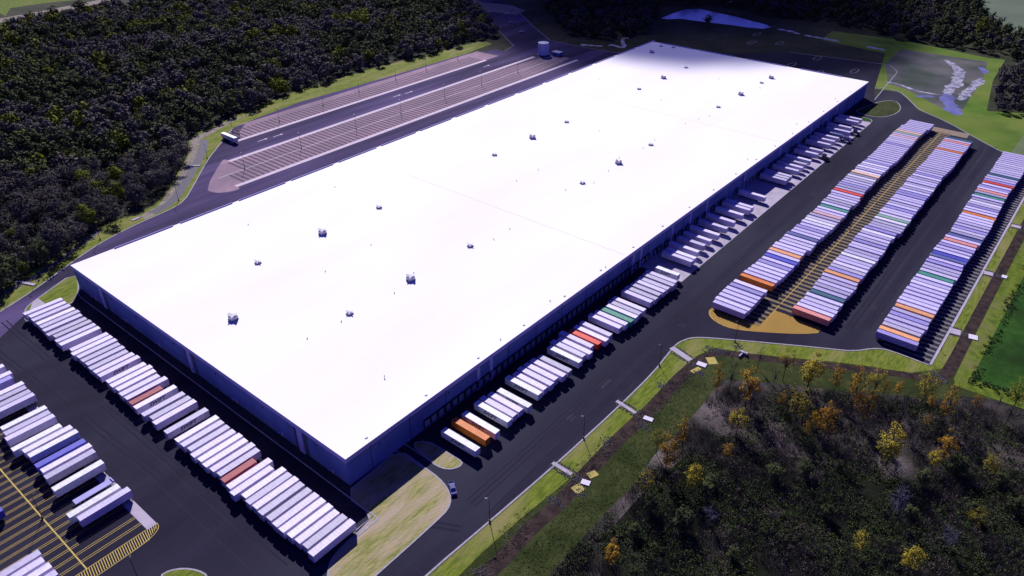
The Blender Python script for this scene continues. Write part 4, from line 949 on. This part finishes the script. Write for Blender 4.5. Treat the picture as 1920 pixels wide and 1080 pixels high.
# -- wood at the left
wood = G([(-60, 600), (10, 556), (60, 515), (120, 478), (195, 428), (260, 402), (318, 350), (352, 288), (352, 262), (378, 246), (430, 222), (560, 168), (700, 126), (800, 102), (905, 74), (930, 72), (905, 30), (880, 14), (868, -12), (640, -12), (240, 8), (150, 22), (-20, 60), (-150, 120), (-200, 640)])
wp = [(p.x, p.y) for p in wood]
def scatter(poly, sp, rr, jitter=0.9):
    xs = [p[0] for p in poly]; ys_ = [p[1] for p in poly]; out = []
    x = min(xs)
    while x < max(xs):
        y = min(ys_)
        while y < max(ys_):
            px = x+rr.uniform(-.5, .5)*sp*jitter; py = y+rr.uniform(-.5, .5)*sp*jitter
            if inside((px, py), poly): out.append((px, py))
            y += sp
        x += sp
    return out
rr = random.Random(21)
spots = scatter(wp, 8.6, rr)
def shrink_ok(x, y): return True
far_wood = [G([(1000, -15), (1240, -15), (1236, 12), (1215, 52), (1180, 74), (1095, 70), (1050, 58)]), G([(1240, -15), (1560, -15), (1560, 40), (1480, 36), (1330, 8), (1245, 10)]),
            G([(1560, -15), (1830, -15), (1838, 30), (1880, 58), (1960, 105), (1960, 135), (1880, 105), (1800, 92), (1720, 80), (1640, 62), (1560, 42)]),
            G([(1862, 150), (1885, 125), (2000, 140), (2050, 210), (1960, 235), (1905, 222), (1850, 205)])]
farspots = []
for k, poly in enumerate(far_wood):
    pl = [(p.x, p.y) for p in poly]
    for s in scatter(pl, 9.0, rr): farspots.append((s[0], s[1], k))
PROT = {k: [make_tree(k, 11.5, 4.9, n, ls, 100+i*7+len(k), base=0.12, clumps=34) for i in range(4)] for k, n, ls in (('green', 1700, 0.42), ('grey', 1400, 0.34), ('yellow', 1700, 0.42))}
def kind_at(x, y):
    v = mnoise.noise(Vector((x*0.013, y*0.013, 3.1))); w = mnoise.noise(Vector((x*0.04, y*0.04, 9.3)))
    if w > 0.36 and rr.random() < 0.6: return 'yellow'
    if rr.random() < 0.03: return 'yellow'
    return 'green' if v+rr.uniform(-.25, .25) > -0.02 else 'grey'
allt = [(x, y, kind_at(x, y)) for x, y in spots]
allt.sort(key=lambda t: (Vector((t[0], t[1], 5))-CAM).length)
NIND = 190
TL = {'green': 'dark green tree crowded in the dense wood left of the warehouse', 'grey': 'half bare grey-brown tree in the dense wood left of the warehouse', 'yellow': 'yellow-green leafed tree standing out in the dense wood at left'}
GL = {'green': 'dark green trees of the left wood', 'grey': 'half bare trees of the left wood', 'yellow': 'yellow-green trees of the left wood'}
for x, y, k in allt[:NIND]:
    place_tree(rr.choice(PROT[k]), x, y, rr.choice((0.55, 0.8, 1.0, 1.15, 1.35))*rr.uniform(.9, 1.1)*(1.1 if k == 'yellow' else 1), rr.uniform(0, 6.28), TL[k], GL[k])
def stuff_trees(name, lst, nleaf, lsize, label, seed):
    protos = {k: [] for k in ('green', 'grey', 'yellow')}; r_ = np.random.default_rng(seed)
    for k in protos:
        for i in range(5):
            pts, cs = crown_points(11.0, 4.8, nleaf, r_, 26, 0.10); protos[k].append(leaves(pts, lsize, r_, CPN[0]).reshape(-1, 3))
    obs = []
    for k in protos:
        acc = []
        for (x, y, kk) in lst:
            if kk != k: continue
            P = protos[k][r_.integers(5)]; a = r_.uniform(0, 6.28); s = r_.choice((0.6, 0.85, 1.05, 1.3))*r_.uniform(.9, 1.1); c_, s_ = math.cos(a), math.sin(a)
            Q = np.empty_like(P); Q[:, 0] = (P[:, 0]*c_-P[:, 1]*s_)*s+x; Q[:, 1] = (P[:, 0]*s_+P[:, 1]*c_)*s+y; Q[:, 2] = P[:, 2]*s
            acc.append(Q)
        if acc: obs.append((k, np.concatenate(acc)))
    V = np.concatenate([o[1] for o in obs]); me = np_mesh(name, V, 3, [LM[o[0]] for o in obs])
    mi = np.concatenate([np.full(len(o[1])//3, i, dtype=np.int32) for i, o in enumerate(obs)]); me.polygons.foreach_set('material_index', mi)
    o = link(name, me); tag(o, label, 'wood', None, 'stuff')
stuff_trees('woodland', allt[NIND:], 320, 0.85, 'deep wood of mixed dark and autumn trees filling the upper left', 5)
# nearer far trees on the right edge are individuals
fr = [(x, y, k) for x, y, k in farspots if k == 3]; rest = [(x, y, rr.choice(['green', 'green', 'grey'])) for x, y, k in farspots if k != 3]
fr.sort(key=lambda t: (Vector((t[0], t[1], 5))-CAM).length)
GR = [make_tree('grey', 9.5, 4.2, 700, 0.5, 300+i, base=0.12, clumps=18) for i in range(2)]
for x, y, k in fr[:24]: place_tree(rr.choice(GR), x, y, rr.uniform(0.8, 1.15), rr.uniform(0, 6.28), 'bushy grey-violet tree in the thicket at the upper right edge', 'trees of the right edge thicket')
rest += [(x, y, 'grey') for x, y, k in fr[24:]]
# bigger trees of the hedge at top right
stuff_trees('woodland', rest, 260, 0.85, 'far line of dark trees across the top of the photo', 6)
for i, (px, py, k, s, w) in enumerate([(1838, 72, 'yellow', 1.7, 'bright yellow-green tree in the hedge below the far field'), (1648, 24, 'yellow', 1.2, 'dull yellow-green tree at the left end of the far right hedge'), (1772, 60, 'green', 1.7, 'broad green tree in the middle of the far right hedge'), (1730, 52, 'grey', 1.7, 'tall bare brown tree in the far right hedge'), (1326, 47, 'green', 1.0, 'small dark round tree standing at the edge of the pond')]):
    p = at(px, py); place_tree(PROT[k][i % 4], p.x, p.y, s, i, w, None)
# undergrowth in the left wood
ug = np.array([(x+rr.gauss(0, 5), y+rr.gauss(0, 5), 0) for x, y, k in allt[:2800] for _ in range(34)]); ug[:, 2] = np.abs(rg.normal(0, 2.3, len(ug)))+0.1
ok = np.array([inside((a, b_), wp) for a, b_, c in ug]); ug = ug[ok]
tag(link('undergrowth', np_mesh('undergrowth', leaves(ug, 0.8, rg), 3, [LM['bramble']])), 'tangled low undergrowth beneath the left wood', 'undergrowth', None, 'stuff')
# -- scrub wood at the lower right: trees one by one
def big(kind, h, rad, n, ls, seed, **k): return make_tree(kind, h, rad, n, ls, seed, **k)
TT = {'orange': [big('orange', 10, 2.8, 2000, 0.15, 400+i, base=0.16, clumps=28, th=0.15, forks=14) for i in range(3)],
      'orangethin': [big('orange', 10, 2.0, 1300, 0.12, 420+i, base=0.25, clumps=34, th=0.10, forks=14, twigs=4) for i in range(2)],
      'gold': [big('gold', 9, 2.9, 2000, 0.15, 440+i, base=0.12, clumps=28, th=0.15, forks=14) for i in range(3)],
      'goldthin': [big('gold', 10, 2.5, 1300, 0.12, 460+i, base=0.28, clumps=34, th=0.12, forks=14, twigs=4) for i in range(2)],
      'bare': [big('grey', 9, 2.4, 120, 0.15, 480+i, base=0.30, clumps=20, th=0.13, forks=18, twigs=6) for i in range(2)],
      'pale': [big('grey', 6, 2.6, 60, 0.12, 490+i, base=0.25, clumps=26, th=0.10, forks=24, twigs=9, bark=M_barkpale) for i in range(2)]}
NM = {'orange': 'orange-leafed', 'orangethin': 'thinly leafed orange', 'gold': 'golden yellow', 'goldthin': 'sparse yellow-green', 'bare': 'dark bare', 'pale': 'pale grey bare'}
LS = [(1342, 745, 'orangethin', .9, 'just right of the kerb bend, in front of the others'), (1365, 738, 'bare', 1.0, 'between two orange trees below the kerb bend'), (1397, 762, 'orange', 1.05, 'below the white post at the ditch'),
      (1380, 815, 'gold', .8, 'in front of the orange tree below the ditch post'), (1279, 838, 'orangethin', .8, 'at the slope edge below the second outlet pad'), (1247, 888, 'orange', 1.0, 'at the lower left edge of the scrub wood'),
      (1295, 922, 'gold', .85, 'right of the big orange edge tree of the wood'), (1207, 938, 'goldthin', .85, 'on the slope, farthest left of the scrub wood'), (1487, 806, 'goldthin', 1.15, 'before the pale clearing in the middle of the scrub wood'),
      (1467, 714, 'goldthin', 1.0, 'on the bank just left of the big golden tree'), (1511, 736, 'gold', 1.25, 'largest on the bank below the lot end'), (1541, 836, 'orangethin', 1.1, 'behind the dark hollow in the middle of the scrub wood'),
      (1592, 780, 'orangethin', 1.35, 'tall, on the bank below the middle row aisle'), (1635, 748, 'goldthin', .95, 'on the bank right of the tall orange one'), (1616, 802, 'orangethin', 1.0, 'in front of the tall orange one on the bank'),
      (1660, 876, 'gold', 1.25, 'bright, in the middle of the lower right quarter'), (1720, 777, 'goldthin', 1.2, 'forked dark trunk, on the bank below the lot corner'), (1682, 805, 'bare', .9, 'behind the bright golden tree of the lower right'),
      (1766, 797, 'orangethin', 1.05, 'leaning, below the corner of the right ditch'), (1765, 868, 'orange', .85, 'yellow on one side, right of the bright golden tree'), (1889, 787, 'goldthin', 1.15, 'by the right edge below the green field'),
      (1745, 880, 'gold', .6, 'small, right of the bright golden tree'), (1676, 965, 'pale', 1.25, 'large, low in the lower right corner'), (1772, 1030, 'pale', .9, 'small, right of the larger pale one in the lower right corner'),
      (1700, 1075, 'gold', .8, 'cut by the bottom edge at lower right'), (1604, 1045, 'goldthin', .7, 'near the bottom edge left of the pale bare trees'), (1146, 1062, 'orange', .6, 'small, alone near the bottom edge left of the wood'),
      (1420, 690, 'bare', .7, 'on the bank left of the sparse yellow one'), (1530, 810, 'orange', .75, 'small, right of the sparse yellow-green tree in the middle'), (1790, 800, 'bare', .9, 'right of the leaning orange tree'),
      (1845, 905, 'goldthin', .8, 'small, in the green scrub near the right edge'), (1330, 985, 'pale', .8, 'left of the black hollow low in the wood'), (1440, 1000, 'bare', .8, 'low in the middle of the dark hollow'), (1230, 850, 'goldthin', .7, 'on the slope above the big orange edge tree'),
      (1940, 830, 'bare', 1.0, 'cut by the right edge of the photo'), (1820, 1000, 'goldthin', .7, 'low near the right bottom corner'), (1520, 930, 'bare', .9, 'in the dark centre of the scrub wood'), (1560, 745, 'orangethin', .9, 'on the bank between the golden and the tall orange tree')]
for i, (px, py, k, s, w) in enumerate(LS):
    p = at(px, py); place_tree(TT[k][i % len(TT[k])], p.x, p.y, s*1.5, i*1.7, '%s tree, %s' % (NM[k], w), None, sz=s*1.75)
rs = random.Random(77)
bank = [(p.x, p.y) for p in G([(1300, 800), (1345, 735), (1450, 725), (1560, 738), (1700, 752), (1900, 775), (1900, 860), (1700, 850), (1500, 850), (1330, 880)])]
deep = [(p.x, p.y) for p in G([(1100, 1060), (1190, 960), (1330, 890), (1500, 860), (1900, 870), (1920, 1060), (1500, 1070)])]
for poly, sp, kinds, n in ((bank, 9.5, ('bare', 'bare', 'saporange'), 34), (deep, 13.5, ('scrubtree',), 15)):
    c_ = scatter(poly, sp, rs); rs.shuffle(c_)
    for x, y in c_[:n]:
        k = rs.choice(kinds)
        if k == 'bare': place_tree(rs.choice(TT['bare']), x, y, rs.uniform(0.7, 1.15), rs.uniform(0, 6), 'thin bare dark sapling among the autumn trees of the lower right wood', 'bare saplings of the lower right wood', sz=rs.uniform(1.0, 1.5))
        elif k == 'saporange': place_tree(rs.choice(TT['orangethin']), x, y, rs.uniform(0.7, 1.0), rs.uniform(0, 6), 'small rusty sapling between larger trees of the lower right wood', 'rusty saplings of the lower right wood')
        else: place_tree(rs.choice(PROT['green']), x, y, rs.uniform(0.4, 0.75), rs.uniform(0, 6), 'dark green bushy tree in the scrub of the lower right corner', 'dark bushy trees of the lower right scrub')
# scrub mass: low clumps
wf = [(p.x, p.y) for p in G([(1010, 1100), (1120, 985), (1187, 915), (1232, 858), (1300, 792), (1345, 730), (1450, 722), (1560, 735), (1700, 752), (1800, 758), (1960, 775)]) + P2([(190, -200), (170, -330), (20, -300), (-60, -110)])]
def clump_field(poly, sp, n, rad, hgt, lsz, seed, dens=0.0, keep=lambda x, y: True):
    r_ = random.Random(seed); g_ = np.random.default_rng(seed); acc = []
    for x, y in scatter(poly, sp, r_):
        v = mnoise.noise(Vector((x*0.06, y*0.06, seed)))
        if v < dens or not keep(x, y): continue
        k = int(n*(0.5+v+r_.random()*.8)); R = rad*r_.uniform(.6, 1.4); Hh = hgt*r_.uniform(.5, 1.5)
        d = g_.normal(size=(k, 3)); d /= np.linalg.norm(d, axis=1)[:, None]; d[:, 2] = np.abs(d[:, 2])
        acc.append(d*g_.uniform(0.6, 1.05, (k, 1))*np.array([R, R, Hh])+np.array([x, y, 0.05]))
    return np.concatenate(acc)
gpts = clump_field(wf, 2.6, 60, 1.7, 1.5, .2, 31, -0.15, lambda x, y: y < -88 or x < 100)
tag(link('green_scrub', np_mesh('green_scrub', leaves(gpts, 0.26, rg), 3, [LM['shrub']])), 'low dark green scrub carpeting the lower right wood', 'scrub', None, 'stuff')
bpts = clump_field(wf, 3.4, 46, 1.5, 1.2, .2, 32, 0.0)
tag(link('brown_scrub', np_mesh('brown_scrub', leaves(bpts, 0.22, rg), 3, [LM['dryshrub']])), 'dry brown scrub between the autumn trees', 'scrub', None, 'stuff')
def twigs(poly, sp, n, hmin, hmax, seed, dens, m, name, label):
    r_ = random.Random(seed); g_ = np.random.default_rng(seed); acc = []
    for x, y in scatter(poly, sp, r_):
        if mnoise.noise(Vector((x*0.07, y*0.07, seed))) < dens: continue
        k = int(n*r_.uniform(.4, 1.5)); bx = x+g_.normal(0, 1.0, k); by = y+g_.normal(0, 1.0, k); h = g_.uniform(hmin, hmax, k)
        a = g_.uniform(0, 6.28, k); w = 0.05; lx = g_.normal(0, .35, k)*h*.5; ly = g_.normal(0, .35, k)*h*.5
        t = np.empty((k, 3, 3)); t[:, 0] = np.stack([bx-np.cos(a)*w, by-np.sin(a)*w, np.zeros(k)+.02], 1); t[:, 1] = np.stack([bx+np.cos(a)*w, by+np.sin(a)*w, np.zeros(k)+.02], 1); t[:, 2] = np.stack([bx+lx, by+ly, h], 1)
        acc.append(t.reshape(-1, 3))
    tag(link(name, np_mesh(name, np.concatenate(acc), 3, [m])), label, 'brush', None, 'stuff')
twigs(wf, 1.9, 26, 0.9, 3.2, 51, -0.1, mat('dry mauve grey stems', (0.15, 0.12, 0.125), (0.07, 0.055, 0.06), 0.3, 0.95, 0.05), 'twig_brush', 'wispy leafless stems and brush across the lower right wood')
vg = [(p.x, p.y) for p in G([(860, 1085), (985, 968), (1075, 893), (1140, 830), (1190, 786), (1240, 736), (1285, 690), (1310, 700), (1230, 778), (1130, 870), (1000, 1000), (900, 1090)])]
tpv = clump_field(vg, 1.2, 12, 0.7, 0.35, .2, 61, -0.25)
tag(link('ditch_weeds', np_mesh('ditch_weeds', leaves(tpv, 0.16, rg), 3, [LM['dryshrub']])), 'brown weeds along the ditch below the road verge', 'weeds', None, 'stuff')
vg2 = [(p.x, p.y) for p in G([(835, 1085), (960, 972), (1060, 890), (1130, 825), (1180, 780), (1225, 738), (1235, 745), (1140, 838), (1075, 900), (985, 975), (870, 1085)])]
tpv = clump_field(vg2, 1.5, 14, 0.8, 0.3, .2, 62, 0.0)
tag(link('verge_weeds', np_mesh('verge_weeds', leaves(tpv, 0.15, rg), 3, [LM['shrub']])), 'dark green weeds on the lower half of the road verge', 'weeds', None, 'stuff')
# rough tufts on the grassy slope
sl_ = [(p.x, p.y) for p in G([(900, 1120), (1000, 1010), (1062, 950), (1130, 880), (1185, 825), (1240, 770), (1290, 720), (1330, 720), (1295, 785), (1227, 850), (1187, 905), (1120, 972), (1037, 1070)])]
tp = clump_field(sl_, 1.3, 9, 0.6, 0.4, .2, 33, -0.4)
tag(link('slope_tufts', np_mesh('slope_tufts', leaves(tp, 0.17, rg), 3, [LM['shrub']])), 'coarse tufts on the slope between ditch and wood', 'grass', None, 'stuff')
eb = [(p.x, p.y) for p in P2([(188, -144), (560, -149), (560, -152), (194, -149), (193, -170), (188, -170)])]
tp = clump_field(eb, 2.0, 24, 0.9, 0.9, .2, 34, -0.2)
tag(link('bank_bushes', np_mesh('bank_bushes', leaves(tp, 0.3, rg), 3, [LM['shrub']])), 'low bushes between the yellow-green bank and the green field', 'bushes', None, 'stuff')
